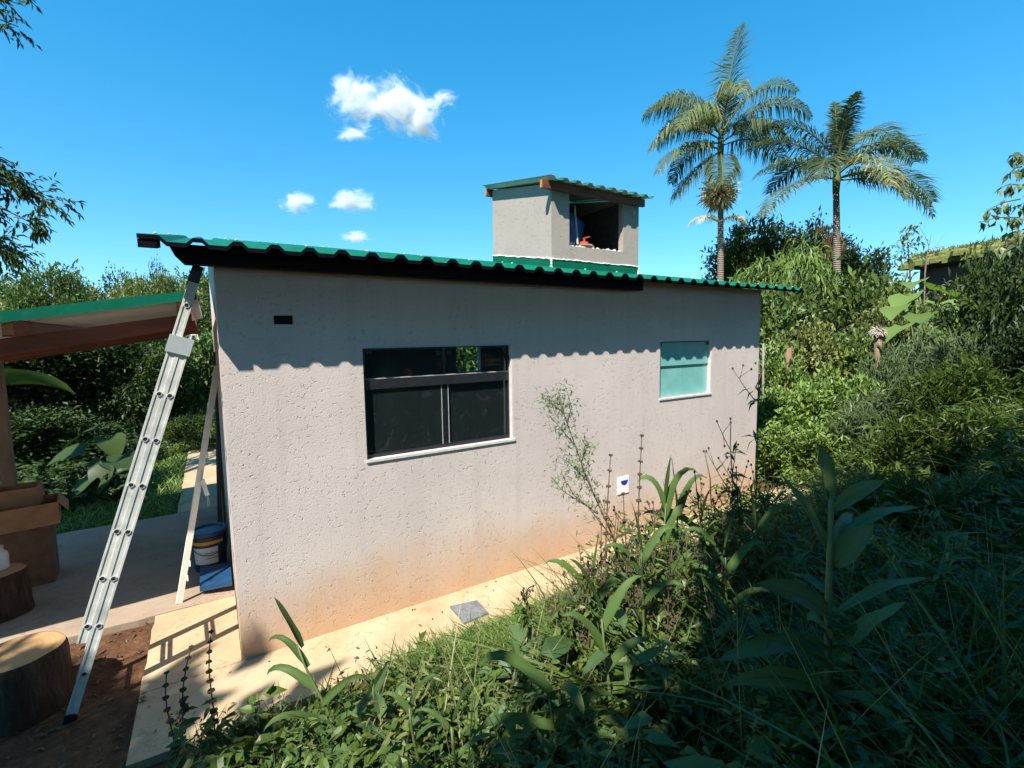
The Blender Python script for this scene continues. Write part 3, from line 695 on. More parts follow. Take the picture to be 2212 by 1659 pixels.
# ==================================================================== PORCH
porch = tag(empty('porch', (-1.5, 1.2, 0)), 'timber porch with green edged roof sloping away from the house', 'porch')
PS = (2.817-2.641)/(1.202-0.154)        # roof falls to the left
def pz(x): return 2.817+PS*(x+0.154)     # top of the green edge
PX0, PX1, PYF, PYB = -3.6, -0.12, 0.45, 4.4
MB().prism([(PX0, PYF, pz(PX0)-.075), (PX1, PYF, pz(PX1)-.075), (PX1, PYF, pz(PX1)), (PX0, PYF, pz(PX0))], (0, .012, 0)).build('edge_trim', 'green_sheet', porch)
for i in range(4):
    xa = PX0+(PX1-PX0)*i/4+.001; xb = PX0+(PX1-PX0)*(i+1)/4-.001
    p_ = MB().prism([(xa, PYF+.014, pz(xa)-.055), (xb, PYF+.014, pz(xb)-.055), (xb, PYF+.014, pz(xb)-.018), (xa, PYF+.014, pz(xa)-.018)], (0, PYB-PYF-.02, 0)).build('roof_sheet', 'soffit_white', porch)
    MB().prism([(xa, PYF+.014, pz(xa)-.0165), (xb, PYF+.014, pz(xb)-.0165), (xb, PYF+.014, pz(xb)-.006), (xa, PYF+.014, pz(xa)-.006)], (0, PYB-PYF-.02, 0)).build('top_skin', 'green_sheet', p_)
for x in (-0.225, -1.20, -2.3):            # purlins seen end-on
    pl = MB().prism([(x-.03, PYF+.10, pz(x)-.167), (x+.03, PYF+.10, pz(x)-.157), (x+.03, PYF+.10, pz(x)-.058), (x-.03, PYF+.10, pz(x)-.062)], (0, PYB-PYF-.2, 0)).build('purlin', 'brown_timber', porch)
    MB().box((x-.028, PYF+.097, pz(x)-.155), (x+.028, PYF+.0995, pz(x)-.07)).build('purlin_end', 'timber_end', pl)
for y in (0.80, 3.9):
    MB().prism([(PX0, y, pz(PX0)-.280), (PX1-.05, y, pz(PX1)-.280), (PX1-.05, y, pz(PX1)-.165), (PX0, y, pz(PX0)-.165)], (0, .06, 0)).build('rafter', 'brown_timber', porch)
for x, y in ((-1.99, 3.2), (-3.3, 0.83), (-3.3, 3.93)):
    MB().box((x-.05, y-.05, 0.0), (x+.05, y+.05, pz(x)-.06)).build('post', 'post_wood', porch)
MB().prism([(-1.9, 2.17, pz(-1.9)-.280), (PX1-.05, 2.17, pz(PX1)-.280), (PX1-.05, 2.17, pz(PX1)-.170), (-1.9, 2.17, pz(-1.9)-.170)], (0, .06, 0)).build('rafter', 'brown_timber', porch)

# ==================================================================== THINGS BY THE HOUSE
# extension ladder seen edge-on
LB = on(152, 1552, 1, 0.06); LT = on(449, 588, 1, 0.06)
ladder = tag(empty('extension_ladder', (LB[0], LB[1]+.2, LB[2])), 'aluminium extension ladder leaning against the house corner under the roof', 'ladder')
ld = nrm(LT-LB); LL = np.linalg.norm(LT-LB)
ry = np.array([-.062, 1.0, 0]); ry = nrm(ry-ld*np.dot(ry, ld))       # rung direction
ln_ = nrm(np.cross(ld, ry));                                        # across the ladder's depth
if ln_[0] > 0: ln_ = -ln_                                           # towards the climber's side (left)
LWID = 0.36
def rail(a0, a1, off, yo, name='rail'):
    mb = MB(); h = 0.060; w = 0.024
    A = LB+ld*a0+ln_*off+ry*yo; B = LB+ld*a1+ln_*off+ry*yo
    # channel: web facing outwards with two flanges
    mb.bar(A, B, 0.004 if False else h, 0.004, ry)
    for s in (-1, 1): mb.bar(A+ln_*s*(h/2-.006)+ry*(-.003 if yo < .1 else .003), B+ln_*s*(h/2-.006)+ry*(-.003 if yo < .1 else .003), 0.012, 0.006, ry)
    for s in (-1, 1): mb.bar(A+ln_*s*(h/2-.002)+ry*(.014 if yo < .1 else -.014), B+ln_*s*(h/2-.002)+ry*(.014 if yo < .1 else -.014), 0.004, 0.022, ry)
    return mb.build(name, 'aluminium', ladder)
rungs_px = [(405, 762), (376, 853), (345, 946), (312, 1042), (279, 1138), (245, 1240), (208, 1345), (181, 1455)]
def along(px): 
    P = on(px[0], px[1], 1, 0.06); return float(np.dot(P-LB, ld))
ra = [along(p) for p in rungs_px]
pitch_ = (ra[0]-ra[-1])/(len(ra)-1)
base_top = LL*0.83
for off, a0, a1 in ((-0.0, 0.0, base_top), (0.0606, 0.50, LL)):
    for yo in (0.0, LWID): rail(a0, a1, off, yo)
    k = 0; a = ra[-1]
    while a < a1-.05:
        if a > a0+.06:
            P = LB+ld*a+ln_*off
            MB().tube([P-ry*.006, P+ry*(LWID+.006)], .014, 10, False).build('rung', 'aluminium', ladder)
            for yo in (-.0075, LWID+.0075):
                rr = MB(); Q = P+ry*yo
                th = np.arange(13)*2*math.pi/12
                rr.tube([Q+.0155*(math.cos(t_)*ld+math.sin(t_)*ln_) for t_ in th], .0035, 5, False); ro = rr.build('rung_end', 'alu_rim', ladder)
                MB().tube([Q-ry*.0015, Q+ry*.0015], .0125, 10).build('rung_bore', 'black_hole', ro)
        a += pitch_
for yo in (0.0, LWID):
    P = LB+ld*(base_top-.02)+ry*yo
    MB().bar(P-ld*.06+ln_*.031-ry*.012*(1 if yo < .1 else -1), P+ld*.06+ln_*.031-ry*.012*(1 if yo < .1 else -1), .145, .014, ry).build('guide_bracket', 'alu_rim', ladder)
    Q = P+ld*.05-ln_*.02
    MB().tube([Q, Q+ld*.04, Q+ld*.05-ln_*.03, Q+ld*.02-ln_*.05], .006, 6).build('hook', 'alu_rim', ladder)
    Pt = LB+ld*LL+ln_*.064+ry*yo
    MB().bar(Pt-ld*.10, Pt+ld*.02, .066, .040, ry).build('end_cap', 'black_plastic', ladder)
    Pb = LB+ry*yo
    MB().bar(Pb-ld*.035, Pb+ld*.03, .066, .036, ry).build('foot', 'black_plastic', ladder)

# leaning lengths against the end wall
b0 = on(387, 1303, 2, 0.003); b1 = on(470, 790, 1, b0[1]+0.10)
bat = tag(empty('white_batten', b0), 'long cream painted batten leaning beside the aluminium ladder', 'batten')
MB().bar(b0, b1, .05, .024, (0.2, -1, 0)).build('batten_bar', 'cream_paint', bat)
mb = MB(); dd = nrm(b1-b0); 
for f_ in (0.10, 0.16, 0.62, 0.70): mb.bar(b0+(b1-b0)*f_+[.028, 0, 0], b0+(b1-b0)*f_+[.040, 0, 0], .03, .05, dd)
mb.build('batten_clip', 'cream_paint', bat)
h0 = b0+(b1-b0)*.58
tg = tag(empty('hanging_sleeve', on(448, 1085, 1, h0[1])), 'white sleeve hanging on a cord from the leaning batten', 'sleeve')
ha = on(437, 1036, 1, h0[1]-.03); hb = on(448, 1070, 1, h0[1]-.03)
MB().tube([h0, ha], .003, 5).build('cord', 'grey_trim', tg); MB().bar(ha, hb, .035, .02, (0, 1, 0)).build('sleeve_body', 'cream_paint', tg)
hc = on(453, 1088, 1, h0[1]-.03); MB().tube([hb, hc, on(449, 1094, 1, h0[1]-.03), hb], .003, 5).build('loop', 'grey_trim', tg)
for i, (xb, yb, xt, yt, Y) in enumerate(((478, 1150, 476, 760, 2.3), (489, 1140, 485, 760, 2.5), (470, 1120, 480, 800, 2.7))):
    a = on(xb, yb, 1, Y); a[2] = 0.0; b = on(xt, yt, 1, Y)
    b[0] = min(b[0], -0.02); a[0] = min(a[0], -0.04)
    o = MB().tube([a, b], .013, 8).build('metal_rod', 'black_plastic')
    tag(o, ['thin black rod leaning on the end wall nearest the bucket', 'middle of three black rods leaning on the end wall', 'black rod leaning farthest back along the end wall'][i], 'rod', 'black rods leaning on the end wall')

# bucket on the patio
bc = on(463, 1222, 2, 0.0); bc = np.array([-0.195, 1.95, 0.0])
bu = tag(empty('paint_bucket', bc), 'dark blue lidded paint bucket with a white and yellow label', 'bucket')
BR, BH = .165, .42
MB().lathe([(.0005, 0), (BR*.88, 0), (BR*.90, .02), (BR, BH-.06), (BR+.008, BH-.06), (BR+.008, BH-.045), (BR, BH-.04), (BR, BH)], bc, 28).build('bucket_body', 'bucket_blue', bu, False)
MB().lathe([(BR+.012, BH-.035), (BR+.014, BH), (BR+.008, BH+.008), (BR-.012, BH+.006), (BR-.018, BH-.010), (.0005, BH-.010)], bc, 28).build('lid', 'blue_plastic', bu)
def wrap(a0, a1, z0, z1, r0, r1, name, mat, par, n=10):
    mb = MB(); V = []
    for i in range(n+1):
        a = a0+(a1-a0)*i/n; V += [(bc[0]+r0*math.cos(a), bc[1]+r0*math.sin(a), z0), (bc[0]+r1*math.cos(a), bc[1]+r1*math.sin(a), z1)]
    mb.add(V, [[(2*i, 2*i+2, 2*i+3, 2*i+1) for i in range(n)]]); return mb.build(name, mat, par)
rf = lambda z: BR*(.90+.10*(z-.02)/(BH-.08))+.0025
wrap(R_(-150), R_(-62), .09, .27, rf(.09), rf(.27), 'label_panel', 'label_white', bu)
wrap(R_(-160), R_(-40), .30, .335, rf(.30), rf(.335), 'label_band', 'label_yellow', bu)
for z0_, z1_ in ((.15, .156), (.205, .211)): wrap(R_(-106), R_(-64), z0_, z1_, rf(z0_)+.001, rf(z1_)+.001, 'label_print', 'black_plastic', bu, 6)
MB().tube([(bc[0]+(BR+.012)*math.cos(a), bc[1]+(BR+.012)*math.sin(a), .35-.16*math.sin((a-math.pi)/math.pi*math.pi)) for a in np.linspace(math.pi, 2*math.pi, 16)], .004, 6).build('bail', 'black_plastic', bu)
# blue board resting on bricks in front of the bucket
q = [on(432, 1226, 2, .13), on(502, 1212, 2, .16), on(510, 1252, 2, .12), on(431, 1268, 2, .09)]
q = [np.array(p) for p in q]
for p in q: p[0] = min(p[0], -.02)
tr_ = MB(); tr_.prism(q, (0, 0, -.028)); tr_.prism([q[3]+[0, -.004, -.0285], q[2]+[0, -.004, -.0285], q[2]+[0, .02, -.0285], q[3]+[0, .02, -.0285]], (0, 0, -.02)) 
tag(tr_.build('blue_tray', 'blue_plastic'), 'blue plastic tray tilted on a brick in front of the bucket', 'tray')
bk = MB(); M_ = Matrix.Translation((-.13, 1.44, .002)) @ Matrix.Rotation(R_(8), 4, 'Z'); bk.box((-.11, -.05, 0), (.09, .06, .055), M_)
tag(bk.build('clay_brick', 'brick'), 'tan brick lying on the patio under the blue tray', 'brick')

# logs
def log(name, c, r, z0, z1, label, wob=.05, seg=34, lean=0.0):
    e = tag(empty(name, (c[0], c[1], z0)), label, 'log')
    M_ = Matrix.Translation((c[0], c[1], z0)) @ Matrix.Rotation(lean, 4, 'X')
    h = z1-z0
    prof = [(r*1.08, 0)]+[(r*(1.06-.06*i/8)*(1+random.uniform(-.015, .015)), h*i/8) for i in range(1, 8)]+[(r*.985, h-.012), (r*.96, h-.001)]
    MB().lathe(prof, (0, 0, 0), seg, wob, M_).build('bark', 'log_bark', e, True)
    MB().lathe([(r*.962, h-.003), (r*.9, h+.002), (r*.5, h+.004), (.0005, h+.003)], (0, 0, 0), seg, wob, M_).build('cut_top', 'end_grain', e, True)
    return e
log('tree_stump', (-1.28, .36), .238, -.12, .36, 'big dark barked log with a pale sawn top beside the ladder foot', .045)
log('wood_log', (-1.79, 1.93), .185, 0.0, .40, 'upright bark covered log carrying a white bottle', .06)
jb = tag(empty('white_bottle', (-1.80, 2.0, .405)), 'small white plastic bottle standing on the upright log', 'bottle')
MB().lathe([(.0005, 0), (.05, 0), (.054, .01), (.054, .13), (.045, .155), (.022, .175), (.022, .19)], (-1.775, 1.98, .405), 18).build('bottle_body', 'bottle_white', jb, True)
MB().lathe([(.026, .186), (.026, .215), (.0005, .217)], (-1.775, 1.98, .405), 14).build('cap', 'grey_trim', jb)

def carton(name, cx, cy, z, w, d, h, rz, label, mat='cardboard', flaps=True):
    e = tag(empty(name, (cx, cy, z)), label, 'box')
    M_ = Matrix.Translation((cx, cy, z)) @ Matrix.Rotation(rz, 4, 'Z'); t = .008
    mb = MB(); mb.box((-w/2, -d/2, 0), (w/2, d/2, t), M_)
    mb.box((-w/2, -d/2, t+.0005), (w/2, -d/2+t, h), M_); mb.box((-w/2, d/2-t, t+.0005), (w/2, d/2, h), M_)
    mb.box((-w/2, -d/2+t+.0005, t+.0005), (-w/2+t, d/2-t-.0005, h), M_); mb.box((w/2-t, -d/2+t+.0005, t+.0005), (w/2, d/2-t-.0005, h), M_)
    mb.build('box_wall', mat, e)
    if flaps:
        for s in (1,):
            F_ = M_ @ Matrix.Translation((s*(w/2+.003), 0, h)) @ Matrix.Rotation(s*R_(58), 4, 'Y')
            MB().box((0 if s > 0 else -.12, -d/2, -.002), (.12 if s > 0 else 0, d/2, .004), F_).build('flap', mat, e)
    return e
carton('cardboard_box', -1.76, 2.62, 0.0, .40, .36, .62, R_(6), 'dark brown box at the bottom of the stack by the porch post', 'cardboard_dark', False)
carton('cardboard_box', -1.70, 2.52, .63, .46, .40, .22, R_(10), 'open cardboard box with a folded out flap on the stack', 'cardboard', True)
carton('cardboard_box', -1.80, 2.62, .80, .36, .30, .20, R_(4), 'smaller cardboard tray sitting inside the open box', 'cardboard', False)

# slate tile on the path, plank in the grass
q = [on(x, y, 2, .02) for x, y in ((972, 1309), (1031, 1296), (1055, 1323), (1003, 1345))]
mb = MB(); mb.prism([p for p in q][::-1], (0, 0, -.018)); tag(mb.build('slate_tile', 'slate'), 'square dark grey slate tile lying on the path', 'tile')
q0 = on(1090, 1512, 2, .16); q1 = on(1180, 1499, 2, .18)
mb = MB(); mb.bar(q0, q1, .05, .025); tag(mb.build('wood_plank', 'post_wood'), 'short brown plank lying in the sunlit grass', 'plank')

# ==================================================================== VEGETATION PROTOTYPES
def crown_mesh(name, rx, ry_, rz_, clumps, per, leaf, aspect, mat, hang=0.2, quad=True, lobes=7, fill=0.55, bottom=-1.0):
    """foliage spread through a lumpy volume: twig clumps of small leaf faces"""
    mb = MB()
    lob = rdir(lobes, -0.3, 1.0); lr = rng.uniform(0.35, 0.6, lobes)
    C = []
    while len(C) < clumps:
        if random.random() < 0.8:
            k = rng.integers(lobes); p = lob[k]*0.62+rdir(1)[0]*lr[k]*rng.random()**0.35
        else: p = rdir(1)[0]*rng.random()**0.5*0.8
        if p[2] < bottom: continue
        C.append(p)
    C = np.array(C); shade = rng.random(clumps)
    pos = np.repeat(C, per, 0); cd_ = nrm(pos+[0, 0, 0.25])
    spread = rng.normal(0, 1, (clumps*per, 3))*0.075
    size = np.array([rx, ry_, rz_])
    P = pos*size+spread*size.mean()*1.35
    D = nrm(cd_*0.9+rng.normal(0, 0.65, P.shape)+[0, 0, -hang])
    L = leaf*rng.uniform(0.6, 1.25, len(P)); t = np.clip(np.repeat(shade, per)*0.55+rng.random(len(P))*0.45, 0, 1)
    leaf_batch(mb, P, D, L, L*aspect, quad=quad, tint=t)
    me = mb.mesh(name); me.materials.append(MATS[mat]); return me, C*size
def trunk_mesh(name, H, r, C, mat, nlimb=9, zbase=None):
    """tapered trunk with limbs towards clump points; crown centre at height H"""
    mb = MB(); top = np.array([0, 0, H]); bend = rng.normal(0, 0.05*H, 2)
    pts = [np.array([bend[0]*math.sin(t*2), bend[1]*math.sin(t*1.7), H*1.05*t]) for t in np.linspace(0, 1, 7)]
    mb.tube(pts, [r*(1.25-0.95*t) for t in np.linspace(0, 1, 7)], 8)
    idx = rng.choice(len(C), min(nlimb, len(C)), replace=False)
    for i in idx:
        b = C[i]+top; s = pts[rng.integers(2, 6)]
        mid = (s+b)/2+rng.normal(0, .04*H, 3)
        mb.tube([s, mid, b], [r*.4, r*.25, r*.08], 5)
    me = mb.mesh(name, True); me.materials.append(MATS[mat]); return me
PROTO = {}
def proto(key, H, rx, ry_, rz_, clumps, per, leaf, aspect, mat, trunk_r, bark='bark_grey', **kw):
    cm, C = crown_mesh(key+'_crown', rx, ry_, rz_, clumps, per, leaf, aspect, mat, **kw)
    tm = trunk_mesh(key+'_trunk', H, trunk_r, C, bark)
    PROTO[key] = (cm, tm, H, H+rz_)
#      key        H    rx   ry   rz  clumps per leaf aspect
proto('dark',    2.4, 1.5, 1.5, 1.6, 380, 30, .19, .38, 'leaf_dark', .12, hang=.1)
proto('broad',   1.2, 1.2, 1.2, 1.2, 190, 22, .18, .55, 'leaf_broad', .05, bottom=-.95)
proto('broad2',  1.1, 1.1, 1.3, 1.1, 180, 22, .14, .60, 'leaf_bright', .05, bottom=-.95)
proto('droop',   2.2, 1.2, 1.2, 1.1, 170, 26, .30, .24, 'leaf_bright', .09, hang=1.3)
proto('thin',    0.95, .8, .8, .95, 130, 22, .22, .16, 'leaf_pale', .03, hang=.0, bottom=-.95)
proto('thingreen', 0.9, .8, .8, .9, 150, 26, .17, .22, 'leaf_herb', .03, hang=.1, bottom=-.95)
proto('weed',    0.7, .7, .7, .7, 120, 20, .125, .50, 'leaf_bright', .025, hang=.1, bottom=-.95)
proto('vine',    1.0, 1.3, 1.3, 1.0, 240, 22, .13, .70, 'leaf_olive', .05, bottom=-.95)
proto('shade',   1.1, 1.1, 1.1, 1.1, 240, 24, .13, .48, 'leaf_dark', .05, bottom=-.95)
proto('forest',  4.5, 3.2, 3.2, 3.0, 420, 30, .30, .5, 'leaf_broad', .22, lobes=9)
proto('forest2', 4.0, 2.6, 2.6, 3.0, 380, 30, .28, .50, 'leaf_olive', .20, lobes=9)
proto('forest3', 4.2, 2.8, 2.8, 2.6, 300, 30, .28, .5, 'leaf_dark', .2, lobes=6)
proto('brown',   1.2, .7, .7, .8, 90, 26, .16, .3, 'leaf_brown', .05)
def plant(key, loc, top, width, label, cat, name, rz=None, group=None):
    """loc on the ground, total height top, crown width"""
    cm, tm, H, full = PROTO[key]
    r = empty(name, loc); tag(r, label, cat, group)
    sz = top/full; crw = max(v.co.x for v in cm.vertices)*1.0
    sx = width/2/PROTO_R[key]
    rz = random.uniform(0, 6.28) if rz is None else rz
    obj_from('crown', cm, None, r, (0, 0, H*sz), rz, (sx, sx, sz)); obj_from('trunk', tm, None, r, (0, 0, 0), rz, (min(sx, sz)*1.0 if False else sx, sx, sz))
    return r
PROTO_R = {}
for k_, (cm, tm, H, full) in PROTO.items():
    co = np.empty(len(cm.vertices)*3, np.float32); cm.vertices.foreach_get('co', co); co = co.reshape(-1, 3)
    PROTO_R[k_] = float(np.percentile(np.abs(co[:, :2]), 97))
    PROTO[k_] = (cm, tm, H, H+float(np.percentile(co[:, 2], 99.5)))
def plant_px(key, x, depth, ytop, wpx, label, cat, name, group=None, sink=0.05):
    g_ = ground_px(x, depth); P = at(x, ytop, depth)
    # the top sits over the foot
    h = P[2]-g_[2]+sink
    return plant(key, (g_[0], g_[1], g_[2]-sink), h, wpx/FPX*depth, label, cat, name, None, group)

# ---- right hand thicket
BUSH = 'bush'; TREE = 'tree'
rows = [
 ('dark', 1605, 19, 492, 150, 'dark round-crowned tree directly behind the first palm trunk', TREE, 'evergreen_tree'),
 ('dark', 1752, 21, 496, 130, 'dark tree between the two palm trunks', TREE, 'evergreen_tree'),
 ('dark', 1840, 18, 545, 120, 'dark tree just beyond the second palm trunk', TREE, 'evergreen_tree'),
 ('droop', 1660, 14, 560, 130, 'light green tree with drooping leaves above the roof end', TREE, 'mango_tree'),
 ('droop', 1725, 13, 548, 120, 'second light green drooping tree beside the second palm', TREE, 'mango_tree'),
 ('broad', 1690, 11.5, 612, 170, 'leafy green shrub behind the roof corner', BUSH, 'shrub'),
 ('shade', 1780, 11.8, 622, 170, 'leafy green shrub at the foot of the second palm', BUSH, 'shrub'),
 ('broad', 1868, 12.2, 590, 160, 'tall leafy shrub between the second palm and the fibre-capped post', BUSH, 'shrub'),
 ('vine', 1945, 12.8, 612, 150, 'yellowish vine covered bush below the mossy roof', BUSH, 'vine_bush'),
 ('vine', 2040, 13.5, 622, 170, 'olive vine bush in front of the mossy roofed house', BUSH, 'vine_bush'),
 ('vine', 1905, 10.8, 660, 120, 'low olive vine bush around the fibre-capped post', BUSH, 'vine_bush'),
 ('broad2', 1672, 9.6, 735, 120, 'bright shrub beside the far wall corner', BUSH, 'shrub'),
 ('vine', 1740, 10.0, 700, 150, 'leafy shrub around the rough wood post', BUSH, 'shrub'),
 ('broad', 1835, 10.2, 715, 140, 'broad leafy shrub below the second palm', BUSH, 'shrub'),
 ('weed', 1672, 8.6, 845, 110, 'bright green weed bush at the end of the path', BUSH, 'weed_bush'),
 ('weed', 1735, 8.4, 830, 130, 'sunlit weed bush beyond the path end', BUSH, 'weed_bush'),
 ('weed', 1805, 8.6, 800, 130, 'sunlit weed bush below the rough wood post', BUSH, 'weed_bush'),
 ('weed', 1862, 8.2, 815, 120, 'sunlit weed bush below the fibre-capped post', BUSH, 'weed_bush'),
 ('weed', 1700, 7.6, 925, 120, 'low weed bush at the shadow edge by the wall', BUSH, 'weed_bush'),
 ('weed', 1785, 7.2, 915, 130, 'low weed bush at the middle of the shadow edge', BUSH, 'weed_bush'),
 ('thin', 1915, 8.6, 752, 110, 'thin leaved olive bush left of the bamboo-like clump', BUSH, 'thin_leaf_bush'),
 ('thin', 1990, 8.6, 715, 130, 'tall thin leaved bamboo-like clump under the heart-leaved plant', BUSH, 'thin_leaf_bush'),
 ('thin', 2065, 8.0, 728, 130, 'thin leaved clump beside the dark shaded bush', BUSH, 'thin_leaf_bush'),
 ('thin', 1880, 7.0, 870, 130, 'thin leaved bush catching sun above the big-leaved plant', BUSH, 'thin_leaf_bush'),
 ('thin', 1965, 6.8, 815, 140, 'thin leaved bush half in shade on the bank', BUSH, 'thin_leaf_bush'),
 ('thingreen', 2050, 6.4, 800, 160, 'shaded thin leaved bush high on the bank', BUSH, 'thin_leaf_bush'),
 ('thingreen', 2140, 6.2, 770, 170, 'shaded thin leaved bush at the picture edge', BUSH, 'thin_leaf_bush'),
 ('thingreen', 1850, 5.6, 1000, 140, 'shaded weedy bush behind the big-leaved plant top', BUSH, 'thin_leaf_bush'),
 ('thingreen', 1950, 5.2, 900, 170, 'shaded weedy bush right behind the big-leaved plant', BUSH, 'thin_leaf_bush'),
 ('thingreen', 2060, 5.0, 890, 180, 'dark weedy bush in the lower shade of the bank', BUSH, 'thin_leaf_bush'),
 ('thingreen', 2170, 4.8, 880, 180, 'darkest weedy bush at the lower picture edge', BUSH, 'thin_leaf_bush'),
 ('thingreen', 1790, 4.6, 1110, 130, 'shaded weedy bush left behind the big-leaved plant stem', BUSH, 'thin_leaf_bush'),
 ('thin', 1905, 4.3, 1030, 150, 'shaded olive weed clump between big-leaved plant and bank', BUSH, 'thin_leaf_bush'),
 ('thingreen', 2010, 4.0, 1040, 170, 'shaded weed clump to the right of the big-leaved plant', BUSH, 'thin_leaf_bush'),
 ('thin', 2120, 3.8, 1030, 180, 'shaded olive weed clump at the right picture edge', BUSH, 'thin_leaf_bush'),
 ('thingreen', 2190, 3.2, 1180, 170, 'dark weed clump in the lower right corner', BUSH, 'thin_leaf_bush'),
 ('shade', 2165, 8.2, 505, 190, 'large dark bush towering at the picture edge', BUSH, 'dark_bush'),
 ('shade', 2125, 9.5, 560, 130, 'dark bush hiding the wall of the mossy roofed house', BUSH, 'dark_bush'),
 ('shade', 2160, 7.2, 700, 170, 'dark bush below the towering bush', BUSH, 'dark_bush'),
 ('brown', 1782, 19.5, 500, 70, 'withered brown tree top beside the second palm trunk', TREE, 'withered_tree'),
]
for r_ in rows: plant_px(*r_)

# ---- left background
lrows = [
 ('forest', 10, 30, 612, 150, 'broad tree of the far wood at the picture edge', TREE, 'forest_tree'),
 ('forest', 128, 24, 580, 130, 'leafy tree rising highest over the porch roof', TREE, 'forest_tree'),
 ('forest2', 205, 34, 622, 120, 'low olive tree over the middle of the porch roof', TREE, 'forest_tree'),
 ('forest3', 262, 44, 596, 95, 'dark tree in the gap of the olive trees', TREE, 'forest_tree'),
 ('forest2', 312, 40, 606, 110, 'olive tree beside the dark far tree', TREE, 'forest_tree'),
 ('forest2', 375, 32, 600, 130, 'olive tree nearest the house roof corner', TREE, 'forest_tree'),
 ('forest3', 352, 62, 576, 50, 'distant flat-topped tree poking above the wood', TREE, 'forest_tree'),
 ('forest3', 60, 46, 600, 110, 'distant dark tree behind the broad tree', TREE, 'forest_tree'),
 ('forest', 440, 38, 600, 130, 'far tree half hidden by the house corner', TREE, 'forest_tree'),
 ('forest3', 172, 58, 604, 90, 'distant tree between the leafy and olive trees', TREE, 'forest_tree'),
 ('forest2', 80, 27, 640, 110, 'low olive tree left of the leafy tree', TREE, 'forest_tree'),
 ('forest2', 285, 27, 640, 110, 'low olive tree just above the porch roof edge', TREE, 'forest_tree'),
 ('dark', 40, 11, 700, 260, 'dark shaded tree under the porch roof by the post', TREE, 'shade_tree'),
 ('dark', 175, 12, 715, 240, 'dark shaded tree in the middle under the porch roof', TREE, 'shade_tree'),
 ('broad', 330, 14, 790, 200, 'leafy shrub behind the ladder middle', BUSH, 'shrub'),
 ('shade', 300, 12, 760, 160, 'dark bush left of the ladder under the porch beam', BUSH, 'dark_bush'),
 ('broad', 430, 13, 715, 130, 'leafy shrub between ladder and house wall', BUSH, 'shrub'),
 ('shade', 90, 9.4, 880, 220, 'low dark bush behind the cardboard boxes', BUSH, 'dark_bush'),
 ('shade', 225, 9.6, 940, 170, 'low dark bush behind the elephant-ear plant', BUSH, 'dark_bush'),
 ('broad2', 200, 16, 850, 170, 'sunlit yellow green shrub behind the dark bushes', BUSH, 'shrub'),
 ('broad2', 330, 17, 860, 150, 'sunlit bright shrub seen left of the ladder', BUSH, 'shrub'),
 ('thingreen', 395, 10.5, 905, 90, 'narrow leaved plant between ladder and batten', BUSH, 'thin_leaf_bush'),
 ('weed', 452, 11, 890, 70, 'small bright weed bush behind the leaning batten', BUSH, 'weed_bush'),
]
for r_ in lrows: plant_px(*r_)
# greenery behind the house that shows through the window
for i, (x, y, k_) in enumerate(((6.2, 9.2, 'broad2'), (7.6, 9.4, 'broad'))):
    plant(k_, (x, y, height(x, y)-.05), 3.4, 3.0, ['bright shrub seen through the wide window', 'leafy shrub behind the house seen past the window opening'][i], BUSH, 'shrub')

# tree reaching in at the left edge: boughs with drooping elongated leaves
def bough_tree():
    root = tag(empty('overhanging_tree', (-5.2, 4.2, height(-5.2, 4.2))), 'tree whose drooping boughs reach in at the left picture edge', 'tree')
    base = np.array(root['_o']); top = np.array([-4.6, 3.6, 5.6])
    tb_ = MB(); pts = [base+(top-base)*t+np.array([.12*math.sin(4*t), .08*math.cos(3*t), 0]) for t in np.linspace(0, 1, 8)]
    tb_.tube(pts, np.linspace(.17, .07, 8), 9)
    cb = MB()
    ends = [((-60, 360), (128, 450), 7.0, 24), ((-60, 320), (55, 405), 7.2, 20), ((-60, 430), (80, 488), 6.8, 18), ((-80, 490), (40, 560), 6.6, 20), ((-60, 500), (20, 540), 7.4, 14), ((-90, 400), (0, 375), 7.5, 12),
            ((-90, 20), (40, 58), 7.2, 7), ((-90, -30), (42, 10), 7.0, 9), ((-200, 300), (-70, 330), 6.6, 24), ((-220, 450), (-70, 500), 6.4, 24), ((-200, 60), (-70, 80), 7.0, 16)]
    for (a, b, d, n) in ends:
        A = at(*a, d); B = at(*b, d*1.03)
        s = pts[5] if a[1] > 200 else pts[7]
        tb_.tube([s, (s+A)/2+[0, 0, .25], A, (A+B)/2+[0, 0, .05], B], [.05, .035, .022, .014, .006], 6)
        for i in range(int(n*1.7)):
            t = random.uniform(0.1, 1.0); c = A+(B-A)*t+rng.normal(0, .07, 3)
            tw = nrm((B-A)/np.linalg.norm(B-A)*.7+rng.normal(0, .5, 3)+[0, 0, -.15]); k = 9
            P = c+np.outer(np.linspace(0, .24, k), tw); D = nrm(tw*.8+rng.normal(0, .4, (k, 3))+[0, 0, -.45])
            leaf_batch(cb, P, D, rng.uniform(.08, .15, k), rng.uniform(.026, .042, k), quad=True)
    tb_.build('trunk', 'bark_grey', root, True); cb.build('crown', 'leaf_dark', root)
bough_tree()
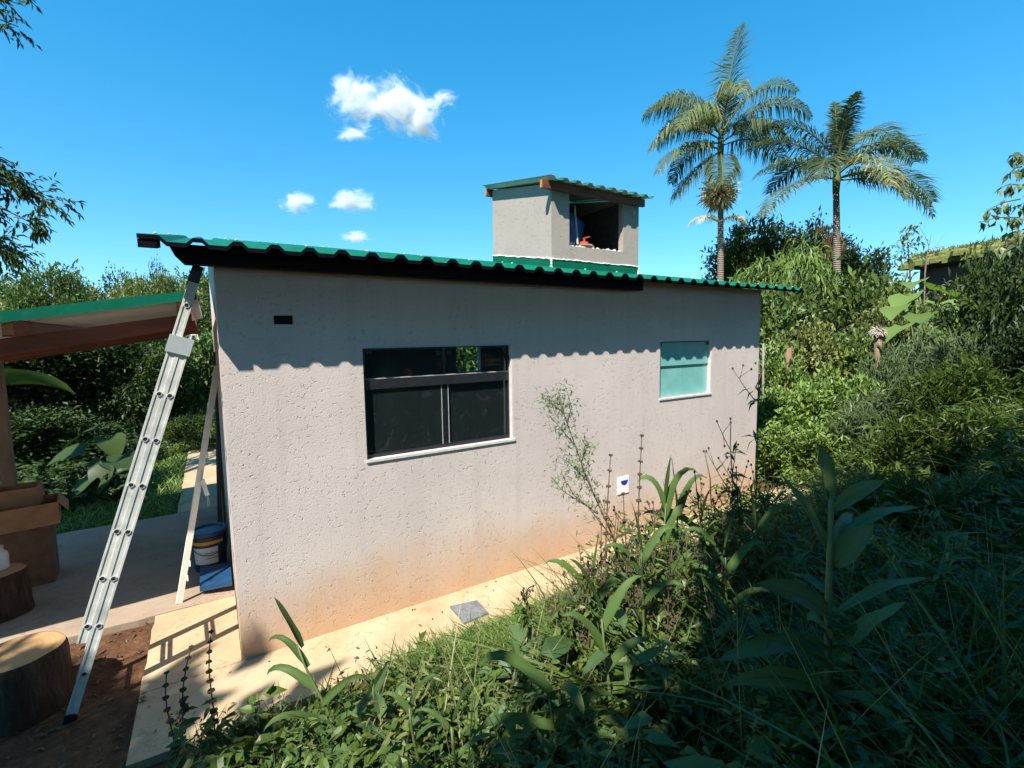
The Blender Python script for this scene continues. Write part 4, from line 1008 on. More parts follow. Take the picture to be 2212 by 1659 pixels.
# sapling with hanging leaves at the right edge
def right_sapling():
    g_ = ground_px(2262, 6.0); root = tag(empty('leafy_sapling', g_), 'slender sapling with pale hanging leaves against the sky at the picture edge', 'sapling')
    tb_ = MB(); cb = MB(); tips = []
    s = at(2262, 640, 6.0)
    tb_.tube([g_, (g_+s)/2, s, at(2250, 520, 6.0), at(2232, 400, 6.0), at(2215, 300, 6.0)], [.022, .02, .016, .012, .008, .004], 7)
    for (x0, y0, x1, y1, n) in ((2204, 430, 2130, 455, 16), (2202, 470, 2112, 480, 14), (2205, 400, 2160, 405, 14), (2210, 340, 2190, 330, 12), (2208, 360, 2180, 375, 10), (2203, 520, 2150, 540, 14), (2210, 450, 2240, 420, 14), (2206, 500, 2180, 500, 12)):
        A = at(x0, y0, 6.0); B = at(x1, y1, 6.1); tb_.tube([A, (A+B)/2+[0, 0, .03], B], [.010, .007, .003], 5)
        t = rng.random(n); P = A+(B-A)*t[:, None]+rng.normal(0, .02, (n, 3)); D = nrm(rng.normal(0, .45, (n, 3))+[-.1, 0, -.9])
        leaf_batch(cb, P, D, rng.uniform(.11, .18, n), rng.uniform(.05, .085, n))
    tb_.build('trunk', 'stem_brown', root); cb.build('crown', 'leaf_pale', root)
right_sapling()

def thin_sapling():
    g_ = ground_px(1968, 12.0); root = tag(empty('leafy_sapling', g_), 'slender sapling rising against the sky beside the mossy roof', 'sapling')
    tb_ = MB(); cb = MB()
    tb_.tube([g_, at(1966, 600, 12), at(1962, 540, 12), at(1956, 492, 12)], [.03, .02, .015, .006], 6)
    for (x0, y0, x1, y1) in ((1963, 545, 1930, 530), (1962, 535, 1990, 515), (1960, 520, 1940, 500), (1958, 505, 1975, 490), (1964, 560, 1935, 555), (1964, 556, 1995, 548)):
        A = at(x0, y0, 12); B = at(x1, y1, 12); tb_.tube([A, B], [.008, .003], 4); n = 22; t = rng.random(n)
        leaf_batch(cb, A+(B-A)*t[:, None]+rng.normal(0, .06, (n, 3)), nrm(rng.normal(0, .6, (n, 3))+[0, 0, -.5]), rng.uniform(.10, .2, n), rng.uniform(.04, .07, n))
    tb_.build('trunk', 'stem_brown', root); cb.build('crown', 'leaf_pale', root)
    g2 = ground_px(2000, 12.4); r2 = tag(empty('bare_sapling', g2), 'leafless grey sapling with thin twigs beside the mossy roof', 'sapling')
    tb_ = MB(); tb_.tube([g2, at(1998, 590, 12.4), at(2004, 545, 12.4), at(2012, 505, 12.4)], [.03, .018, .012, .004], 5)
    for (x0, y0, x1, y1) in ((2000, 570, 2030, 520), (2003, 550, 2045, 500), (2006, 530, 1985, 490), (2020, 535, 2048, 530), (1999, 580, 1975, 545)): tb_.tube([at(x0, y0, 12.4), at((x0+x1)/2+3, (y0+y1)/2, 12.4), at(x1, y1, 12.4)], [.009, .006, .002], 4)
    tb_.build('branches', 'bark_grey', r2)
thin_sapling()
# ---- palms
def frond(root, origin, az, up, L, droop, mat='leaf_palm', leafL=.95, n=46, tintb=0.5, name='frond', hang=0.95, w=.036, vee=0.15):
    d = np.array([math.cos(az)*math.cos(up), math.sin(az)*math.cos(up), math.sin(up)]); p = np.array(origin, float)
    pts = []; ds = []; seg = 14
    for i in range(seg+1):
        pts.append(p.copy()); ds.append(d.copy()); p = p+d*L/seg; t = i/seg
        d = nrm(d+np.array([0, 0, -1.0])*droop*(0.25+1.5*t)/seg*1.4)
    pts = np.array(pts); ds = np.array(ds)
    mb = MB(); mb.tube(pts, np.linspace(.032, .004, seg+1), 5, tint=0.75)
    T_ = np.linspace(0.14, 0.995, n)
    for sgn in (-1, 1):
        P = np.stack([np.interp(T_, np.linspace(0, 1, seg+1), pts[:, k]) for k in range(3)], 1); DD = nrm(np.stack([np.interp(T_, np.linspace(0, 1, seg+1), ds[:, k]) for k in range(3)], 1))
        S = nrm(np.cross(DD, [0, 0, 1.0]))*sgn; Nn = np.cross(S, DD)*sgn
        LL_ = leafL*(np.sin(math.pi*(T_*0.86+0.12))**0.6)*rng.uniform(.85, 1.1, n)
        d1 = nrm(S*0.85+DD*0.5+Nn*vee+rng.normal(0, .10, (n, 3))); d2 = nrm(d1*0.65+np.array([0, 0, -hang])+rng.normal(0, .12, (n, 3)))
        M = P+d1*LL_[:, None]*.42; E_ = M+d2*LL_[:, None]*.58; ww = nrm(np.cross(d1, Nn))*w/2
        V = np.stack([P+ww*.5, P-ww*.5, M+ww, M-ww, E_], 1); i_ = np.arange(n)[:, None]*5
        t_ = np.clip(tintb+rng.normal(0, .16, n), 0, 1)
        tv = np.stack([t_, t_, t_, t_, np.clip(t_+.12, 0, 1)], 1)
        mb.add(V.reshape(-1, 3), [np.concatenate([i_+[0, 1, 3, 2]]), np.concatenate([i_+[2, 3, 4]])], tv.ravel())
    return mb.build(name, mat, root)
def palm(xpx, depth, ycrown, label, spec, lean=0.0, r=.13, spear=None, LF=.95, HG=1.0):
    g_ = ground_px(xpx, depth); c = at(xpx+lean, ycrown, depth); root = tag(empty('palm_tree', g_), label, 'palm')
    hor = np.array([c[0]-g_[0], c[1]-g_[1], 0])
    pts = [g_+np.array([0, 0, c[2]-g_[2]])*t+hor*t**1.6 for t in np.linspace(0, 1, 14)]
    MB().tube(pts, [r*(1.15-.45*t) for t in np.linspace(0, 1, 14)], 12).build('trunk', 'palm_trunk', root, True)
    # crown shaft
    MB().tube([c-[0, 0, .1], c+[0, 0, .35], c+[0, 0, .8], c+[0, 0, 1.15]], [r*.75, r*.95, r*.7, .03], 10).build('crown_shaft', 'stem_green', root, True)
    for (ang, up, L, dr, tb_, dz) in spec:
        # ang: direction in the picture plane (0 = right of picture, 90 = away from the viewer)
        v = _r*math.cos(R_(ang))+np.array([_f[0], _f[1], 0])*math.sin(R_(ang)); az = math.atan2(v[1], v[0])
        frond(root, c+[0, 0, .35+dz], az, R_(up), L, dr, tintb=max(.1, tb_-.02), n=78, leafL=LF*random.uniform(.85, 1.1)*(.62 if up > 60 and LF < 1 else 1), hang=HG if up < 75 else .35)
    if spear: MB().tube([c+[0, 0, 1.0], c+np.array([-.05, 0, spear])], [.02, .006], 5).build('spear_leaf', 'fibre', root)
    return root, c
p1, c1 = palm(1556, 16.5, 345, 'taller palm tree with full arching fronds and a pale fibre clump on its trunk', [
    (168, 50, 3.1, 1.5, .62, .5), (186, 28, 3.0, 1.7, .80, .3), (200, 5, 3.0, 1.2, .62, .0), (150, 62, 3.0, 1.8, .55, .6), (8, 58, 3.6, 1.5, .75, .5), (-15, 42, 3.2, 1.6, .6, .4), (12, 22, 3.0, 1.6, .66, .1),
    (265, 60, 2.4, 2.4, .85, .6), (95, 60, 2.8, 1.8, .35, .5), (20, 80, 3.5, .35, .30, .7), (250, -30, 2.4, .6, .25, -.1), (215, 38, 2.8, 2.0, .7, .4), (320, 25, 2.6, 2.0, .45, .2), (120, 20, 2.6, 1.8, .3, .2), (30, 45, 2.8, 1.8, .4, .4), (185, -35, 2.3, .5, .2, -.05), (140, 45, 2.8, 1.9, .4, .5)],
    lean=0, r=.115, spear=2.6, LF=1.15, HG=1.4)
# fibre clump (old flower stalks) and stray lower fronds on the first trunk
cl = at(1553, 418, 16.4); mb = MB(); n = 520
D = rdir(n); P = np.tile(cl, (n, 1))+D*rng.uniform(.02, .12, n)[:, None]; D2 = nrm(D+[0, 0, -.25]+rng.normal(0, .15, (n, 3)))
leaf_batch(mb, P, D2, rng.uniform(.35, .72, n), .018, quad=True, droop=.25); mb.build('fibre_clump', 'fibre', p1)
for a_, L_ in ((175, 1.2), (10, 1.2), (200, 1.0), (-20, 1.0)):
    v = _r*math.cos(R_(a_))+np.array([_f[0], _f[1], 0])*math.sin(R_(a_)); frond(p1, at(1553, 480, 16.4), math.atan2(v[1], v[0]), R_(30), L_, 1.6, mat='fibre', leafL=.45, n=26, tintb=.3, w=.02, name='old_stalk')
p2, c2 = palm(1808, 14.5, 412, 'shorter palm tree with feathery ragged fronds and a dark trunk', [
    (20, 52, 3.1, 1.5, .55, .4), (8, 38, 3.0, 1.5, .75, .4), (-5, 12, 3.1, 1.2, .70, .0), (-25, -2, 2.9, 1.3, .85, -.05), (278, 20, 2.4, 2.2, .92, .1), (200, -2, 3.3, 1.0, .55, .0), (165, 42, 2.9, 1.1, .3, .3), (178, 22, 2.6, 1.0, .3, .2), (150, 58, 2.7, 1.3, .3, .5),
    (100, 84, 1.7, .3, .25, .6), (260, 72, 1.9, 1.2, .35, .5), (60, 66, 1.9, 1.0, .3, .4), (120, 30, 2.4, 1.5, .25, .3), (300, 5, 2.3, 1.7, .8, .0), (225, 25, 2.3, 1.8, .4, .1), (330, 35, 2.4, 1.6, .45, .2)], lean=-2, r=.118, LF=.95, HG=.45)

# ---- house with mossy roof beyond the thicket
hg = ground_px(2070, 17.0)
fh = tag(empty('mossy_house', hg), 'low house with moss grown roof beyond the thicket', 'house')
A = at(1962, 574, 17.0); B = at(2160, 560, 14.5); dirh = nrm(np.array([B[0]-A[0], B[1]-A[1], 0])); perp = np.array([-dirh[1], dirh[0], 0])
if np.dot(perp, _f) < 0: perp = -perp
zt = A[2]; B = B.copy(); B[2] = zt+.1; B2 = B+dirh*2.0
mb = MB(); mb.prism([A, B2, B2+[0, 0, -.14], A+[0, 0, -.14]], perp*1.5); mb.build('fascia', 'far_dark', fh)
mb = MB(); n = 26
for i in range(n):
    for j in range(10):
        p = A+(B2-A)*(i/n)+perp*(j/10*1.4)+np.array([0, 0, .03+.22*math.sin(math.pi*j/10)+rng.normal(0, .02)])
        mb.lathe([(.26, -.1), (.24, .06), (.12, .13), (.0005, .15)], p+rng.normal(0, .05, 3), 7, .3)
mb.build('moss_cover', 'moss', fh)
mb = MB(); n = 3200; t = rng.random(n); s_ = rng.random(n)
P = A+(B2-A)*t[:, None]+perp*(s_*1.4)[:, None]+np.array([0, 0, .10])+np.outer(np.sin(math.pi*s_)*.22, [0, 0, 1]); D = nrm(rng.normal(0, .5, (n, 3))+[0, 0, .8])
leaf_batch(mb, P, D, rng.uniform(.10, .28, n), .05, quad=True); mb.build('roof_plants', 'leaf_olive', fh)
wa = A+dirh*.06+perp*.5; wb = B2+perp*.5
mb = MB(); mb.prism([wa+[0, 0, -.15], wb+[0, 0, -.15], np.array([wb[0], wb[1], hg[2]-.3]), np.array([wa[0], wa[1], hg[2]-.3])], perp*.8); mb.build('wall', 'far_wall', fh)

# ---- fence posts in the thicket
def post_px(x, depth, ytop, ybot, w, label, mat='post_wood', cap=False, name='wood_post'):
    t = at(x, ytop, depth); b = at(x+2, ybot, depth); g_ = np.array([b[0], b[1], min(b[2], height(b[0], b[1]))-.1]); e = tag(empty(name, g_), label, 'post')
    MB().tube([g_, (g_+t)/2+rng.normal(0, .012, 3), t], [w*1.05, w, w*.95], 9).build('post_shaft', mat, e, True)
    if cap:
        mb = MB(); n = 420; D = rdir(n, -.1, 1); leaf_batch(mb, np.tile(t+[0, 0, -.01], (n, 1))+D*[.095, .095, .09], nrm(D*.6+[0, 0, -.7]+rng.normal(0, .2, (n, 3))), rng.uniform(.04, .10, n), .025, quad=True, droop=.3); mb.build('fibre_cap', 'dry_fibre', e)
    return e
post_px(1897, 8.8, 718, 830, .068, 'wooden post topped with a cap of pale fibres', cap=True)
post_px(1702, 9.3, 752, 830, .075, 'rough wooden post among the bright weeds near the wall')
post_px(1649, 8.9, 742, 830, .020, 'thin pale pole standing close to the wall corner', 'grey_wood', name='thin_pole')
post_px(1937, 3.1, 1447, 1510, .05, 'weathered grey stake deep in the shaded weeds', 'grey_wood', name='wood_stake')

# ---- heart-leaved plants
def heart_leaf(mb, base, d, L, W, tint, tilt=0.0):
    """broad heart shaped leaf, slightly cupped, hanging from its stalk end"""
    d = nrm(np.array(d, float)); S = nrm(np.cross(d, [0, 0, 1.0])+rng.normal(0, .15, 3)); Nn = nrm(np.cross(S, d))
    out = [(-.18, .30), (-.10, .46), (.12, .52), (.40, .44), (.68, .27), (.88, .10), (1.0, 0)]
    mid = [(-.02, 0), (.0, 0), (.15, 0), (.42, 0), (.70, 0), (.88, 0), (1.0, 0)]
    V = []
    for (a, w), (m_, _) in zip(out, mid):
        cur = -.20*a*a*L
        for ww in (w, 0, -w):
            aa = a if ww else m_
            V.append(np.array(base)+d*aa*L+S*ww*W+Nn*(abs(ww)*W*.22-.28*L*max(0, aa)**2)+Nn*.03*L*math.sin(5*aa+ww*9))
    q = []
    for i in range(len(out)-1):
        a = i*3; q += [(a, a+1, a+4, a+3), (a+1, a+2, a+5, a+4)]
    mb.add(V, [q], np.full(len(V), tint))
def ear_plant(root_loc, leaves, label, mat='leaf_bright', name='elephant_ear_plant', L=.5):
    root = tag(empty(name, root_loc), label, 'plant'); base = np.array(root_loc)
    for (tip, d, l) in leaves:
        tip = np.array(tip)
        MB().tube([base+rng.normal(0, .03, 3)*[1, 1, 0], (base+tip)/2+[0, 0, .12]+(tip-base)*[.05, .05, 0], tip], [.014, .011, .007], 6).build('stalk', 'stem_green', root, True)
        mb = MB(); heart_leaf(mb, tip, d, l, l*.95, random.uniform(.25, .85)); mb.build('leaf', mat, root, True)
    return root
lv = []
for (x, y, dep, ax, l) in ((1960, 640, 11.2, -1, .62), (2010, 625, 11.4, .2, .6), (2060, 640, 11.0, 1, .6), (1985, 680, 10.8, -.7, .6), (2040, 690, 10.6, .5, .62), (2085, 670, 11.2, 1, .5), (1950, 705, 10.6, -1, .62), (2005, 715, 10.4, 0, .55), (2075, 715, 10.6, .9, .55), (2030, 655, 10.8, -.2, .55), (1975, 610, 11.6, -.5, .5), (2095, 615, 11.6, .6, .5), (1935, 665, 11, -1, .5), (2110, 640, 11.2, .8, .5)):
    lv.append((at(x, y, dep*.84), _r*ax+np.array([-_f[0], -_f[1], 0])*random.uniform(.4, 1)+[0, 0, random.uniform(-.6, .1)], l))
ear_plant(ground_px(2020, 9.4), lv, 'tall plant with big sunlit heart-shaped leaves below the mossy roof')
lv = []
for (x, y, dep, ax, l) in ((205, 930, 8.2, -.4, .5), (235, 948, 8.0, .6, .45), (180, 975, 7.8, -1, .5), (250, 1000, 7.6, .9, .5), (225, 1010, 7.4, .1, .5), (195, 1040, 7.3, -.6, .45), (262, 985, 7.9, 1, .4)):
    lv.append((at(x, y, dep), _r*ax+np.array([-_f[0], -_f[1], 0])*random.uniform(.2, 1)+[0, 0, random.uniform(-.8, -.1)], l))
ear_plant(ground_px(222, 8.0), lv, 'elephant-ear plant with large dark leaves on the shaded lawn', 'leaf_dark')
# single banana leaf in the shade left
bl = tag(empty('banana_plant', ground_px(-40, 8.6)), 'banana plant with one long dark leaf crossing under the porch', 'plant')
bb = np.array(bl['_o']); bt = at(-60, 820, 8.6)
MB().tube([bb, bt], [.09, .05], 9).build('stem', 'stem_green', bl, True)
for (d_, L_) in ((_r*1.0+[0, 0, .05], 1.9), (-_r+[0, 0, .5], 1.6), (_f*.8+[0, 0, .6], 1.6)):
    mb = MB(); blade(mb, bt, d_, L_, .42, bend=.8, seg=9, fold=.12, shape='oval', tint=.9, roll=.9); mb.build('leaf', 'leaf_dark', bl, True)

# ==================================================================== FOREGROUND PLANTS
def corn_plant(base, top, leaves, label, mat='leaf_blade', name='sorghum_plant', r=.011):
    root = tag(empty(name, base), label, 'plant'); base = np.array(base); top = np.array(top)
    pts = [base+(top-base)*t+np.array([.02*math.sin(5*t), .02*math.sin(4*t+1), 0]) for t in np.linspace(0, 1, 7)]
    MB().tube(pts, np.linspace(r, r*.45, 7), 7).build('stalk', 'stem_green', root, True)
    for (t, ax, up, L, W, bend) in leaves:
        p = base+(top-base)*t; v = _r*ax[0]+np.array([_f[0], _f[1], 0])*ax[1]; v = nrm(v)*math.cos(R_(up))+np.array([0, 0, math.sin(R_(up))])
        mb = MB(); blade(mb, p, v, L, W, bend, 9, .22, random.uniform(.3, .8), roll=-.75*ax[0]+random.uniform(-.3, .3), twist=random.uniform(-.4, .4)); mb.build('leaf', mat, root, True)
    return root
def foot(P, dx=0.0, dy=0.0): return np.array([P[0]+dx, P[1]+dy, height(P[0]+dx, P[1]+dy)-.02])
# tall blade plant in front of the near wall
P = at(648, 1385, 2.75); B_ = foot(at(740, 1560, 2.6))
corn_plant(B_, P, [(.95, (-.35, 0), 66, .34, .05, .15), (.80, (-1, .2), 52, .34, .04, 2.6), (.62, (-1, .1), 40, .36, .05, 2.4), (.5, (1, .3), 45, .32, .045, 2.2), (.35, (-.8, -.4), 40, .4, .05, 2.4), (.3, (.8, -.3), 50, .4, .05, 2.2)], 'tall dark blade-leaved plant standing before the near wall foot')
for (xt, yt, xb, yb, d, lab, lv) in (
    (1438, 1085, 1412, 1330, 3.3, 'broad-bladed plant in front of the socket plate', [(1.0, (.05, 0), 85, .34, .045, .2), (.95, (-.8, .2), 72, .34, .075, 3.2), (.9, (.6, .1), 74, .48, .085, 3.0), (.75, (.8, .2), 68, .36, .07, 2.6), (.6, (-.8, -.2), 66, .36, .07, 2.8), (.5, (.7, -.6), 50, .45, .08, 2.2), (.3, (-.6, -.6), 60, .5, .085, 1.6)]),
    (1462, 1110, 1470, 1300, 3.5, 'dark broad-bladed plant beside the one at the socket plate', [(1.0, (-.1, 0), 84, .42, .05, .15), (.95, (.3, .1), 70, .45, .075, 2.4), (.8, (-.6, .3), 55, .35, .06, 2.4), (.6, (1, 0), 45, .4, .06, 2.2), (.5, (-1, -.3), 50, .35, .06, 2.2)]),
    (1280, 1270, 1265, 1420, 2.9, 'upright blade-leaved plant at the path edge', [(1.0, (.1, 0), 84, .36, .045, .2), (.9, (-.9, .2), 55, .4, .06, 2.0), (.8, (.9, 0), 58, .4, .06, 1.9), (.6, (-.5, -.5), 60, .45, .06, 1.6), (.5, (.5, -.6), 55, .4, .06, 1.8)]),
    (1300, 1330, 1325, 1600, 2.3, 'tall blade-leaved plant with straight stalk in the half shade', [(1.0, (-.3, 0), 70, .34, .05, 1.2), (.9, (.6, .2), 62, .34, .055, 1.5), (.75, (-.8, 0), 60, .3, .05, 1.8), (.6, (.9, 0), 55, .3, .05, 2.0)]),
    (1515, 1130, 1520, 1300, 3.4, 'drooping blade plant right of the broad-bladed pair', [(1.0, (.2, 0), 80, .3, .06, 1.6), (.9, (-.9, .1), 45, .45, .06, 2.6), (.8, (.9, .2), 50, .5, .075, 2.0), (.6, (.8, -.3), 40, .55, .06, 2.3), (.5, (-.7, -.3), 55, .4, .06, 2.2)]),
    (1190, 1500, 1215, 1640, 2.1, 'pale arching blade plant in the sunlit grass', [(1.0, (-1, .1), 48, .42, .06, 2.9), (.95, (.2, -.4), 55, .34, .075, 3.2), (.7, (-1, -.2), 25, .40, .05, 1.8), (.7, (.9, .2), 40, .34, .04, 2.0)]),
    (890, 1520, 905, 1650, 2.15, 'folded blade plant in the dark weeds left of the sunlit grass', [(1.0, (.5, 0), 65, .22, .032, 2.8), (.9, (-.8, .1), 55, .2, .028, 2.5), (.7, (.9, -.2), 50, .22, .028, 2.2)]),
    (980, 1560, 990, 1655, 2.0, 'small blade plant rising before the sunlit grass', [(1.0, (.2, .1), 70, .2, .026, 2.4), (.9, (-.8, .1), 50, .22, .024, 2.2), (.7, (.8, .1), 45, .22, .026, 2.0)]),
    (1385, 1190, 1392, 1400, 2.8, 'blade-leaved plant rising from the weeds below the socket plate', [(1.0, (-.2, 0), 80, .30, .045, .5), (.9, (.8, .1), 66, .36, .05, 2.6), (.8, (-.8, .1), 64, .34, .05, 2.6), (.6, (.6, -.4), 60, .36, .05, 2.2), (.5, (-.7, -.3), 60, .36, .05, 2.2)]),
    (1565, 1200, 1570, 1400, 2.9, 'blade-leaved plant in the weeds before the path end', [(1.0, (.2, 0), 80, .32, .05, .8), (.9, (-.8, .1), 64, .4, .055, 2.8), (.8, (.8, .1), 60, .4, .055, 2.6), (.6, (-.6, -.4), 55, .4, .05, 2.2), (.5, (.7, -.3), 58, .36, .05, 2.2)]),
    (1630, 1140, 1625, 1330, 3.2, 'tall blade-leaved plant close to the wall end', [(1.0, (-.1, 0), 82, .34, .045, .5), (.9, (.8, .1), 62, .4, .05, 2.6), (.8, (-.8, .2), 62, .36, .05, 2.6), (.6, (.5, -.5), 58, .36, .05, 2.2)]),
    (1700, 1190, 1690, 1330, 3.6, 'arching blade plant left of the big-leaved plant', [(1.0, (-1, .1), 42, .6, .05, 2.4), (.9, (-.8, -.3), 55, .5, .045, 2.4), (.8, (.6, .2), 60, .45, .05, 2.2), (.6, (-1, .3), 35, .5, .045, 1.9), (.6, (.9, -.2), 50, .4, .045, 2.1)]),
):
    T_ = at(xt, yt, d); corn_plant(foot(at(xb, yb, d*.985)), T_, lv, lab)

# big-leaved plant in the shade on the right
def big_leaf_plant():
    d = 2.0; base = foot(at(1795, 1640, d)); top = at(1790, 1060, d)
    root = tag(empty('big_leaved_plant', base), 'tall shaded plant with large pointed blue-green leaves', 'plant')
    pts = [base+(top-base)*t+np.array([.012*math.sin(6*t), .012*math.sin(5*t), 0]) for t in np.linspace(0, 1, 9)]
    MB().tube(pts, np.linspace(.020, .010, 9), 9).build('stem', 'stem_green', root, True)
    # base px, tip px, depth offsets, width(m)
    spec = [((1788, 1078), (1765, 960), 0, -.02, .135), ((1798, 1105), (1910, 1042), 0, .15, .085), ((1790, 1195), (1690, 1030), 0, .1, .075), ((1800, 1225), (1890, 1135), 0, -.12, .12), ((1812, 1160), (1985, 1098), .05, .25, .07),
            ((1795, 1330), (1630, 1262), 0, -.1, .12), ((1790, 1400), (1545, 1432), 0, -.15, .11), ((1800, 1330), (2010, 1252), 0, .2, .06), ((1800, 1420), (1960, 1302), 0, -.1, .085), ((1790, 1440), (1655, 1395), 0, -.25, .135),
            ((1790, 1380), (1742, 1340), 0, -.3, .11), ((1802, 1400), (1852, 1350), 0, -.2, .12), ((1790, 1495), (1560, 1480), 0, -.35, .10), ((1800, 1500), (2010, 1560), 0, -.3, .085), ((1795, 1560), (1600, 1640), 0, -.3, .11),
            ((1800, 1560), (1990, 1630), 0, -.15, .10), ((1795, 1600), (1830, 1690), 0, -.5, .13), ((1795, 1290), (1700, 1235), 0, .3, .08), ((1800, 1180), (1840, 1110), 0, .35, .08)]
    for (b, t, db, dt, w) in spec:
        w *= 1.18; dt *= .7
        Bp = at(*b, d+db); Tp = at(*t, d+dt); ch = Tp-Bp; L = np.linalg.norm(ch)*1.06
        mb = MB(); d0 = nrm(ch+np.array([0, 0, .38])*np.linalg.norm(ch))
        # arch from the stem to the tip
        seg = 10; V = []; mid = (Bp+Tp)/2+np.array([0, 0, .16*np.linalg.norm(ch)])
        tn = random.uniform(.2, .85); rl = random.uniform(-.35, .55)
        prev = None
        for i in range(seg+1):
            s = i/seg; p = (1-s)**2*Bp+2*s*(1-s)*mid+s*s*Tp; tg_ = nrm(2*(1-s)*(mid-Bp)+2*s*(Tp-mid))
            side = nrm(np.cross(tg_, np.array([0, 0, .8])-.6*_f)); n_ = np.cross(side, tg_); a = rl; sd = side*math.cos(a)+n_*math.sin(a); nn = np.cross(sd, tg_)
            ww = w*max(.07, 1.62*s**.55*(1-s)**.85) if i < seg else .002
            V += [p+sd*ww/2+nn*ww*.2+nn*.006*math.sin(s*14), p, p-sd*ww/2+nn*ww*.2+nn*.006*math.sin(s*13+2)]
        q = []
        for i in range(seg): a = i*3; q += [(a, a+1, a+4, a+3), (a+1, a+2, a+5, a+4)]
        mb.add(V, [q], np.tile([tn, min(1, tn+.25), tn], len(V)//3)); lf = mb.build('leaf', 'leaf_bluegreen', root, True)
        rib = MB(); rib.tube([np.array(V[3*i+1])-np.array([0, 0, .002]) for i in range(seg+1)], np.linspace(.005, .001, seg+1), 5); rib.build('midrib', 'stem_green', lf)
big_leaf_plant()

# whorled seed spikes
def spike_plant(base, top, label, n=12, r0=.022, branch=()):
    root = tag(empty('whorled_spike_plant', base), label, 'plant'); base = np.array(base); top = np.array(top)
    st = MB(); sd = MB(); lf = MB()
    def spike(a, b, n, frac, r0):
        pts = [a+(b-a)*t+np.array([.015*math.sin(6*t), .01*math.sin(5*t), 0]) for t in np.linspace(0, 1, 8)]
        st.tube(pts, np.linspace(.006, .003, 8), 6)
        for i in range(n):
            t = 1-frac+frac*(i/(n-1))**.9; c = a+(b-a)*t+np.array([.015*math.sin(6*t), .01*math.sin(5*t), 0]); r = r0*(1-.45*(i/(n-1)))
            for j in range(9):
                an = j*2*math.pi/9+i; dv = np.array([math.cos(an), math.sin(an), random.uniform(-.3, .3)])*r*.62
                sd.lathe([(.0005, -r*.42), (r*.36, -r*.12), (r*.3, r*.2), (.0005, r*.42)], c+dv, 5)
            if t < .55:
                for s in (0, math.pi): leaf_batch(lf, [c], [[math.cos(i+s), math.sin(i+s), -.1]], .06, .022)
    spike(base, top, n, .78, r0)
    for (t, ofs, l, k) in branch:
        a = base+(top-base)*t; v = _r*ofs[0]+np.array([_f[0], _f[1], 0])*ofs[1]+np.array([0, 0, ofs[2]]); spike(a, a+v*l, k, .7, r0*.8)
    st.build('stem', 'stem_brown', root, True); sd.build('seed_whorls', 'seed_brown', root)
    if lf.V: lf.build('leaf_pairs', 'leaf_herb', root)
for (xt, yt, xb, yb, d, lab, k, br) in (
    (1385, 940, 1375, 1330, 2.9, 'tallest whorled seed spike in front of the wall right of the socket plate', 15, ()),
    (1318, 982, 1300, 1330, 2.9, 'whorled seed spike just left of the socket plate', 12, ((.35, (-.5, 0, 1), .16, 5),)),
    (1345, 1065, 1380, 1330, 3.0, 'leaning short seed spike crossing the socket plate', 6, ()),
    (1298, 1130, 1310, 1330, 3.0, 'low seed spike below the socket plate', 7, ((.4, (.4, 0, 1), .12, 5),)),
    (458, 1362, 452, 1600, 2.75, 'straight dark seed spike standing over the near path', 11, ()),
    (415, 1395, 365, 1620, 2.7, 'leaning seed spike over the dappled path', 10, ((.45, (.35, 0, 1), .14, 6), (.35, (-.3, 0, 1), .12, 5))),
    (362, 1450, 372, 1640, 2.6, 'short seed spike nearest the soil strip', 8, ()),
    (1262, 1235, 1275, 1440, 2.8, 'whorled seed spike over the sunlit path edge', 8, ((.4, (-.4, 0, 1), .12, 5),)),
    (1450, 1180, 1440, 1400, 2.7, 'whorled seed spike in the shade below the blades', 9, ((.4, (.4, 0, 1), .14, 5),)),
    (1365, 1130, 1362, 1380, 2.8, 'whorled seed spike under the socket plate', 9, ()),
    (1282, 1300, 1290, 1460, 2.9, 'small pale seed spike at the path edge', 7, ((.4, (.5, 0, 1), .12, 5),)),
):
    spike_plant(foot(at(xb, yb, d)), at(xt, yt, d), lab, k, .026, br)

